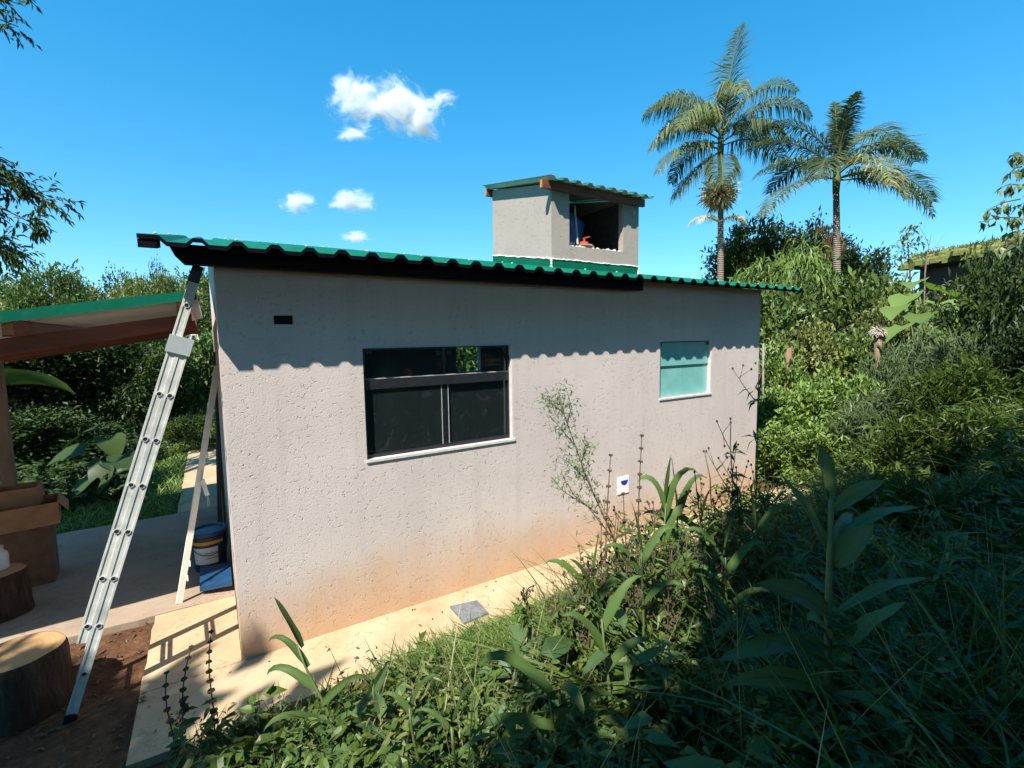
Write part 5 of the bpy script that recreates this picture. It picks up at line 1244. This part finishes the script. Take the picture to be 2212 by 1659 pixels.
# branching weeds with bud heads
def bud_weed(base, top, label, nb=6, spread=.28, leafy=True, name='budding_weed', mat='leaf_herb', budr=.0078):
    root = tag(empty(name, base), label, 'plant'); base = np.array(base); top = np.array(top); Hh = np.linalg.norm(top-base)
    st = MB(); bd = MB(); lf = MB()
    pts = [base+(top-base)*t+rng.normal(0, .008, 3) for t in np.linspace(0, 1, 8)]; st.tube(pts, np.linspace(.008, .003, 8), 6)
    def head(p):
        bd.lathe([(.0005, -budr*1.2), (budr, -.2*budr), (budr*.8, budr), (.0005, budr*1.6)], p, 6)
    head(top)
    for i in range(nb):
        t = random.uniform(.35, .92); a = base+(top-base)*t; an = random.uniform(0, 6.28); v = np.array([math.cos(an)*.6, math.sin(an)*.6, random.uniform(.5, 1.0)]); l = Hh*spread*random.uniform(.5, 1.1)*(1.15-t*.6)
        b = a+v*l; st.tube([a, (a+b)/2+[0, 0, -.01], b], [.004, .003, .002], 5); head(b)
        for k in range(2):
            c = a+(b-a)*random.uniform(.5, .9); e_ = c+nrm(rng.normal(0, .6, 3)+[0, 0, .9])*l*.35; st.tube([c, e_], [.002, .0015], 4); head(e_)
        if leafy:
            n = 5; leaf_batch(lf, np.tile(a, (n, 1))+rng.normal(0, .01, (n, 3)), nrm(rng.normal(0, .6, (n, 3))+[0, 0, -.1]), rng.uniform(.06, .13, n), rng.uniform(.018, .035, n))
    if leafy:
        n = 26; t = rng.uniform(.02, .75, n); leaf_batch(lf, base+(top-base)*t[:, None], nrm(rng.normal(0, .7, (n, 3))+[0, 0, .1]), rng.uniform(.07, .15, n), rng.uniform(.02, .04, n))
    st.build('stem', 'stem_brown', root, True); bd.build('bud_heads', 'seed_brown', root)
    if lf.V: lf.build('foliage', mat, root)
for (xt, yt, xb, yb, d, lab, nb) in (
    (1632, 785, 1640, 1200, 3.5, 'tallest dark weed with bud heads crossing the far wall corner', 4),
    (1520, 975, 1590, 1250, 3.3, 'leaning bud-headed weed right of the broad-bladed plants', 6),
    (1578, 905, 1600, 1230, 3.4, 'thin bud-headed weed rising below the small window corner', 6),
    (1500, 1020, 1560, 1250, 3.2, 'bushy bud-headed weed at the shadow edge of the path', 7),
    (1236, 1260, 1245, 1420, 2.9, 'small budding weed on the path edge before the wall', 5),
    (1205, 1290, 1225, 1430, 2.8, 'short budding weed at the end of the sunlit path', 5),
    (1560, 1090, 1565, 1280, 3.2, 'brown budding weed behind the arching blade plant', 6),
    (1610, 1150, 1600, 1300, 3.1, 'low budding weed left of the big-leaved plant', 6),
    (1130, 1275, 1165, 1330, 3.1, 'tiny budding sprig beside the slate tile', 4),
    (1440, 1230, 1430, 1380, 2.8, 'dry budding weed under the broad-bladed plants', 7),
    (1410, 1085, 1420, 1340, 3.1, 'bud-headed weed between the seed spike and broad blades', 7),
    (1480, 1150, 1500, 1350, 2.9, 'dark bud-headed weed below the broad-bladed pair', 8),
    (1330, 1110, 1330, 1360, 3.0, 'bud-headed weed rising over the path left of the blades', 6),
    (1590, 1010, 1620, 1250, 3.4, 'bud-headed weed close to the wall end', 7),
    (1650, 1040, 1660, 1250, 3.3, 'bud-headed weed before the path end', 7),
    (1270, 1215, 1280, 1420, 2.7, 'brown weed standing over the path edge', 7),
    (1540, 1180, 1545, 1380, 2.7, 'shaded budding weed under the drooping blade plant', 8),
    (1350, 1180, 1350, 1400, 2.8, 'dry brown weed below the socket plate', 7),
    (1250, 1180, 1290, 1400, 2.9, 'dry brown weed at the foot of the feathery pale weed', 6),
):
    bud_weed(foot(at(xb, yb, d)), at(xt, yt, d), lab, nb)

# pale feathery weed before the wall
def feathery():
    d = 3.0; base = foot(at(1380, 1330, d)); root = tag(empty('feathery_weed', base), 'pale feathery small-leaved weed leaning left before the wall', 'plant')
    st = MB(); lf = MB()
    arms = [[(1375, 1320), (1320, 1150), (1270, 1040), (1220, 900), (1205, 840)], [(1330, 1170), (1270, 1095), (1215, 1060), (1190, 1030)], [(1270, 1040), (1230, 1000), (1205, 985)], [(1240, 960), (1215, 930), (1185, 895)], [(1225, 915), (1235, 880), (1222, 835)], [(1285, 1075), (1270, 1030), (1245, 1000)], [(1255, 1000), (1268, 965), (1275, 955)], [(1290, 1110), (1240, 1070), (1212, 1020)], [(1215, 890), (1190, 870), (1180, 860)]]
    for j, arm in enumerate(arms):
        pts = np.array([at(x, y, d+random.uniform(-.03, .03)) for x, y in arm]); st.tube(pts, np.linspace(.007 if j == 0 else .004, .0015, len(pts)), 5)
        n = 230 if j == 0 else 110
        t = rng.uniform(.3 if j == 0 else .05, 1, n)*(len(pts)-1); i = np.minimum(t.astype(int), len(pts)-2); f = (t-i)[:, None]
        P = pts[i]*(1-f)+pts[i+1]*f+rng.normal(0, .035, (n, 3)); D = nrm(rng.normal(0, .7, (n, 3))+[0, 0, .1])
        leaf_batch(lf, P, D, rng.uniform(.022, .048, n), rng.uniform(.006, .012, n))
    st.build('stem', 'stem_brown', root, True); lf.build('foliage', 'leaf_pale', root)
feathery()

# leafy herbs along the near edge (each its own plant)
def herb_mesh(name, Hh, nst, nl, L, asp, mat, spread=.3):
    st = MB(); lf = MB()
    for s in range(nst):
        an = rng.uniform(0, 6.28); v = np.array([math.cos(an)*spread*rng.uniform(.2, 1), math.sin(an)*spread*rng.uniform(.2, 1), 1]); h = Hh*rng.uniform(.65, 1)
        e_ = v*h; st.tube([np.zeros(3), e_*.5+[0, 0, .03], e_], [.005, .004, .002], 5)
        t = np.repeat(np.linspace(.18, 1, nl), 2); P = np.outer(t, e_); a_ = np.repeat(np.arange(nl)*1.57, 2)+np.tile([0, math.pi], nl)+rng.normal(0, .3, nl*2)
        D = np.stack([np.cos(a_), np.sin(a_), rng.normal(.05, .3, nl*2)], 1); l = L*(1.15-.6*t)*rng.uniform(.8, 1.2, nl*2); leaf_batch(lf, P, D, l, l*asp, fold=.15, droop=.25, ovate=True)
    a = st.mesh(name+'_stem'); a.materials.append(MATS['stem_brown']); b = lf.mesh(name+'_leaves'); b.materials.append(MATS[mat]); return a, b
HERB = [herb_mesh('herb%d' % i, .42, 4, 8, .085, .48, 'leaf_herb') for i in range(3)]+[herb_mesh('herb%d' % (i+3), .42, 4, 10, .10, .26, 'leaf_blade') for i in range(2)]
def herb(i, loc, s, label, name='leafy_herb', group=None):
    r = tag(empty(name, loc), label, 'plant', group); rz = random.uniform(0, 6.28)
    obj_from('stem', HERB[i][0], None, r, (0, 0, 0), rz, s); obj_from('foliage', HERB[i][1], None, r, (0, 0, 0), rz, s)
for (x, y, d, i, s, lab) in (
    (560, 1500, 2.85, 0, .62, 'dark leafy herb silhouetted on the pale path at the near corner'),
    (625, 1490, 2.8, 1, .66, 'leafy herb left of the tall blade-leaved plant'),
    (700, 1500, 2.75, 2, .55, 'leafy herb directly behind the tall blade-leaved plant'),
    (770, 1495, 2.75, 0, .6, 'leafy herb right of the tall blade-leaved plant'),
    (820, 1480, 2.8, 1, .72, 'upright leafy herb against the middle of the sunlit path'),
    (880, 1470, 2.8, 3, .6, 'narrow-leaved herb before the reddish path edge'),
    (500, 1560, 2.7, 3, .6, 'narrow-leaved herb over the dappled path corner'),
    (955, 1440, 2.9, 4, .55, 'narrow-leaved herb at the start of the sunlit grass'),
    (1130, 1410, 2.8, 4, .6, 'pale green herb in the bright grass near the slate tile'),
    (1165, 1360, 2.95, 1, .5, 'leafy sprig leaning onto the sunlit path'),
    (1300, 1490, 2.4, 2, .6, 'leafy herb below the upright blade plant'),
    (1420, 1560, 2.1, 0, .6, 'shaded broad-leaved herb at the lower middle'),
    (1500, 1520, 2.2, 1, .65, 'shaded leafy herb left of the big leaves'),
    (1350, 1600, 1.95, 2, .6, 'shaded herb at the bottom edge below the straight stalk'),
    (295, 1450, 3.2, 4, .35, 'small lit weed on the soil beside the path edge'),
):
    herb(i, foot(at(x, y, d)), s, lab)

# ==================================================================== GROUND COVER (stuff)
def scatter_points(n, x0, x1, y0, y1, keep):
    out = []
    while len(out) < n:
        x = random.uniform(x0, x1); y = random.uniform(y0, y1)
        if keep(x, y): out.append((x, y, height(x, y)))
    return np.array(out)
def bank(x, y): return y < -0.74+0.10*mnoise.noise((x*2, y*2, 9)) and not (x < -0.45-0.35*(y+0.7) and y > -1.6)
# grasses of the bank
def grass(name, pts, Lr, wr, mat, label, lean=.35, bend=.35):
    n = len(pts); mb = MB(); D = nrm(rng.normal(0, lean, (n, 3))*[1, 1, .2]+[0, 0, 1]); L = rng.uniform(*Lr, n)[:, None]; w = rng.uniform(*wr, n)[:, None]
    S = nrm(np.cross(D, rng.normal(0, 1, (n, 3)))); H_ = nrm(D*[1, 1, 0]+rng.normal(0, .2, (n, 3))*[1, 1, 0])
    bnd = bend*rng.uniform(.4, 1.4, n)[:, None]; G = H_*bnd-np.array([0, 0, .55])*bnd*bnd
    rows = []
    for t_, w_ in ((0, .8), (.3, 1.0), (.58, .85), (.82, .5)):
        c_ = pts+D*L*t_+G*L*t_*t_; rows += [c_-S*w*w_/2, c_+S*w*w_/2]
    rows.append(pts+D*L+G*L)
    V = np.stack(rows, 1); i = np.arange(n)[:, None]*9
    mb.add(V.reshape(-1, 3), [np.concatenate([i+[0, 1, 3, 2], i+[2, 3, 5, 4], i+[4, 5, 7, 6]]), i+[6, 7, 8]], np.repeat(rng.random(n), 9))
    o = mb.build(name, mat); tag(o, label, 'grass', kind='stuff'); return o
gp = scatter_points(26000, -1.2, 7.5, -3.9, -0.68, lambda x, y: bank(x, y) and not (1.0 < x < 2.5 and y > -1.6 and random.random() < .6))
grass('grass', gp, (.10, .34), (.004, .011), 'leaf_blade', 'wild grass covering the bank in front of the house')
bright = scatter_points(12000, 0.95, 2.7, -1.65, -0.70, lambda x, y: bank(x, y) and mnoise.noise((x*1.5, y*1.5, 2)) > -.35 and y > -0.72-.6*(x-.6))
grass('sunlit_grass', bright, (.08, .26), (.006, .014), 'leaf_bright', 'short bright grass tuft patch in the sun beside the path', .8, .8)
lawn = scatter_points(16000, -4.2, -0.62, 4.2, 10.5, lambda x, y: True)
grass('lawn_grass', lawn, (.06, .20), (.006, .014), 'leaf_bright', 'lawn grass beyond the patio', .5, .4)
rgt = scatter_points(15000, 7.0, 13.0, -3.6, 4.0, lambda x, y: x > 8.0 or y < -.75)
grass('tall_grass', rgt, (.2, .6), (.007, .016), 'leaf_broad', 'rank grass growing among the weeds beyond the house')
back = scatter_points(5000, -10, 2, 11, 22, lambda x, y: True)
grass('dry_grass', back, (.3, .9), (.015, .03), 'grass_dry', 'tall pale dry grass behind the shaded trees', .3, .4)
sh = scatter_points(6500, 1.6, 8.5, -3.9, -1.0, lambda x, y: bank(x, y) and y < -1.0-.3*max(0, 3-x) and math.hypot(x-CAM[0], y-CAM[1]) > 1.3)
grass('long_grass', sh, (.35, .85), (.006, .015), 'leaf_herb', 'long arching grass blades in the shade of the bank', .5, .7)
ds = scatter_points(750, 2.1, 4.6, -2.2, -.9, bank)
grass('dry_stems', ds, (.35, .8), (.003, .006), 'grass_dry', 'dry straw stems among the weeds at the path edge', .3, .08)
# leafy undergrowth of the shaded bank
def undergrowth(name, pts, Hr, nl, L, asp, mat, label):
    mb = MB()
    for p in pts:
        h = rng.uniform(*Hr); kk = rng.uniform(.55, 1.5); lean = rng.normal(0, .25, 2); ax = np.array([lean[0], lean[1], 1])*h
        t = rng.uniform(.1, 1, nl); P = p+np.outer(t, ax)+rng.normal(0, .03, (nl, 3)); D = nrm(np.concatenate([rng.normal(0, 1, (nl, 2)), rng.normal(.1, .4, (nl, 1))], 1)); l = L*kk*rng.uniform(.6, 1.25, nl)
        leaf_batch(mb, P, D, l, l*asp*rng.uniform(.6, 1.2), fold=.15, droop=.25, ovate=True, tint=np.clip(rng.random()*.5+rng.random(nl)*.5, 0, 1))
    o = mb.build(name, mat); tag(o, label, 'undergrowth', kind='stuff')
def shadyrow(x, y): return bank(x, y) and y < -0.95-.15*abs(mnoise.noise((x, y, 4))) and not (0.9 < x < 2.4 and y > -1.55) and math.hypot(x-CAM[0], y-CAM[1]) > .9
undergrowth('undergrowth', scatter_points(1500, -.9, 4.5, -3.6, -.9, shadyrow), (.12, .36), 26, .075, .45, 'leaf_herb', 'low leafy undergrowth covering the shaded bank')
undergrowth('undergrowth', scatter_points(650, 3.0, 8.5, -4.0, -.9, lambda x, y: y < -.95), (.3, .85), 40, .11, .20, 'leaf_herb', 'taller narrow-leaved undergrowth on the right of the bank')
undergrowth('undergrowth', scatter_points(420, -1.0, 3.2, -2.0, -.85, lambda x, y: shadyrow(x, y) and not (.7 < x < 2.6 and y > -1.7)), (.12, .30), 24, .06, .30, 'leaf_blade', 'fine-leaved undergrowth along the path edge')
undergrowth('undergrowth', scatter_points(230, 2.3, 5.0, -2.3, -.95, lambda x, y: bank(x, y) and y < -.95-.5*max(0, 2.8-x)), (.40, .90), 26, .085, .20, 'leaf_blade', 'tall narrow-leaved weeds massed at the path edge before the wall')
undergrowth('undergrowth', scatter_points(70, 2.1, 4.8, -2.0, -.9, lambda x, y: bank(x, y) and y < -.9-.4*max(0, 2.6-x)), (.40, .80), 30, .035, .45, 'leaf_brown', 'dry brown seeding weeds at the path edge before the wall')
undergrowth('undergrowth', scatter_points(110, .2, 6.5, -3.4, -1.5, shadyrow), (.2, .5), 16, .16, .42, 'leaf_bluegreen', 'large-leaved weeds scattered through the shaded bank')
undergrowth('undergrowth', scatter_points(260, .2, 7.5, -3.6, -1.2, shadyrow), (.2, .6), 40, .05, .28, 'leaf_olive', 'fine olive weeds scattered through the shaded bank')
ds2 = scatter_points(700, .5, 8.0, -3.6, -1.0, shadyrow)
grass('dead_stalks', ds2, (.3, .95), (.003, .007), 'grass_dry', 'dead pale stalks standing in the shaded bank', .4, .08)
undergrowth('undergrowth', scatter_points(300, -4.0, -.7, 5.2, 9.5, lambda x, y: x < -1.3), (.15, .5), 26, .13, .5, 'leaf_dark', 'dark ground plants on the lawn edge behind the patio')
mb = MB(); pp = np.stack([rng.uniform(-.6, 7.5, 90), rng.uniform(-.64, -.05, 90), np.full(90, .008)], 1); leaf_batch(mb, pp, nrm(rng.normal(0, 1, (90, 3))*[1, 1, .12]), rng.uniform(.015, .06, 90), rng.uniform(.008, .024, 90))
tag(mb.build('leaf_litter', 'leaf_brown'), 'few dry leaves fallen on the concrete path', 'leaf litter', kind='stuff')
# dead leaves and clods on the soil strip
mb = MB(); pp = scatter_points(260, -1.9, -.66, -.9, 1.1, lambda x, y: True); leaf_batch(mb, pp+[0, 0, .012], nrm(rng.normal(0, 1, (260, 3))*[1, 1, .15]), rng.uniform(.03, .09, 260), rng.uniform(.012, .035, 260))
tag(mb.build('leaf_litter', 'leaf_brown'), 'dead leaves scattered on the bare soil strip', 'leaf litter', kind='stuff')

# ==================================================================== SHADE TREES BEHIND THE VIEWER
def shade_tree(loc, H, rx, ry_, rz_, n, label):
    root = tag(empty('shade_tree', loc), label, 'tree')
    cm, C = crown_mesh('shade_crown', rx, ry_, rz_, n, 22, .34, .5, 'leaf_broad', lobes=10)
    tm = trunk_mesh('shade_trunk', H, .2, C, 'bark_grey', 14)
    obj_from('crown', cm, None, root, (0, 0, H)); obj_from('trunk', tm, None, root)
for i, (x, y, H, rx, ry_, rz_, n) in enumerate(((-4.3, -5.7, 5.7, 2.4, 2.2, 1.2, 520), (-2.0, -6.9, 5.5, 2.7, 2.4, 1.7, 640), (1.2, -6.4, 5.2, 2.2, 2.3, 1.5, 440), (6.0, -7.6, 5.4, 3.0, 2.9, 1.7, 360), (-6.1, -4.0, 6.8, 1.8, 1.8, 1.2, 125))):
    shade_tree((x, y, height(x, y)-.1), H-.6, rx, ry_, rz_, n, ['shade tree standing behind the viewer at the soil strip', 'shade tree standing directly behind the viewer', 'shade tree behind the bank', 'shade tree at the far end of the bank', 'light crowned tree beside the viewer at the soil strip'][i])

for i, (x, y, k_) in enumerate(((-9, -13, 'forest'), (-2, -14, 'forest2'), (5, -13.5, 'forest'), (12, -13, 'forest2'))):  # unseen trees added to block low sky light and deepen the shade
    plant(k_, (x, y, height(x, y)-.1), 11.0, 8.0, ['tall tree of the wood behind the viewer beyond the soil strip', 'tall olive tree of the wood straight behind the viewer', 'tall tree of the wood behind the bank', 'tall olive tree of the wood behind the far end of the bank'][i], TREE, 'forest_tree')

# ==================================================================== CLOUDS
def cloud(x, y, wpx, hpx, label, seed, dens=1.0, rot=0.0, parent=None):
    D_ = 1500.0; c = at(x, y, D_); w = wpx/FPX*D_; h = hpx/FPX*D_
    m, nt, out = new_mat('cloud_%d' % seed)
    tc = nt.nodes.new('ShaderNodeTexCoord'); ob = tc.outputs['Object']
    mp = nt.nodes.new('ShaderNodeMapping'); mp.inputs['Location'].default_value = (seed*3.7, seed*1.3, seed*2.1); nt.links.new(ob, mp.inputs[0])
    big = noise_(nt, mp.outputs[0], 1.9, 10, 0.72, 0.5)
    ln = nt.nodes.new('ShaderNodeVectorMath'); ln.operation = 'LENGTH'; nt.links.new(ob, ln.inputs[0])
    f = math_(nt, 'SUBTRACT', math_(nt, 'ADD', math_(nt, 'MULTIPLY', math_(nt, 'SUBTRACT', big, 0.5), 1.7), 0.42+0.22*dens), math_(nt, 'MULTIPLY', math_(nt, 'POWER', ln.outputs['Value'], 1.5), 0.62))
    d = ramp(nt, f, [(0.44, (0, 0, 0)), (0.56, (0.22,)*3), (0.78, (1, 1, 1))])
    vol = nt.nodes.new('ShaderNodeVolumePrincipled'); vol.inputs['Color'].default_value = (0.98, 0.985, 1, 1); vol.inputs['Anisotropy'].default_value = 0.0
    nt.links.new(math_(nt, 'MULTIPLY', d, 0.10), vol.inputs['Density']); nt.links.new(vol.outputs[0], out.inputs['Volume'])
    mb = MB(); prof = [(max(.0005, math.sin(a)), -math.cos(a)) for a in np.linspace(0, math.pi, 11)]; mb.lathe(prof, (0, 0, 0), 16)
    me = mb.mesh('cloud'); me.materials.append(m); o = bpy.data.objects.new('cloud' if parent is None else 'cloud_lobe', me); COL.objects.link(o)
    o.location = c
    if parent is not None: o.parent = parent; o.location = c-np.array(parent['_o'])
    o.scale = (w/2, w/2*.7, h/2); o.rotation_euler = (0, rot, -YAW)
    if parent is None: tag(o, label, 'cloud', 'clouds in the blue sky')
big_cloud = tag(empty('cloud', at(835, 228, 1500.0)), 'largest broken white cloud high above the house', 'cloud', 'clouds in the blue sky')
cloud(766, 218, 165, 185, None, 1, 1.2, R_(-10), big_cloud)
cloud(872, 234, 250, 165, None, 2, 1.25, R_(28), big_cloud)
cloud(950, 216, 130, 60, None, 3, .9, R_(-10), big_cloud)
cloud(768, 288, 160, 50, None, 4, .85, R_(-4), big_cloud)
cloud(643, 440, 130, 66, 'small flat white cloud left of the pair over the roof', 6, 1.25)
cloud(765, 436, 150, 80, 'small white cloud right of the pair over the roof', 5, 1.15)
cloud(768, 511, 100, 40, 'tiny white cloud just above the roof line', 7, 1.15)

for o in scene.objects:
    if o.parent is not None and o.name.split('.')[0] in STUFF: o['kind'] = 'stuff'
    if '_o' in o: del o['_o']
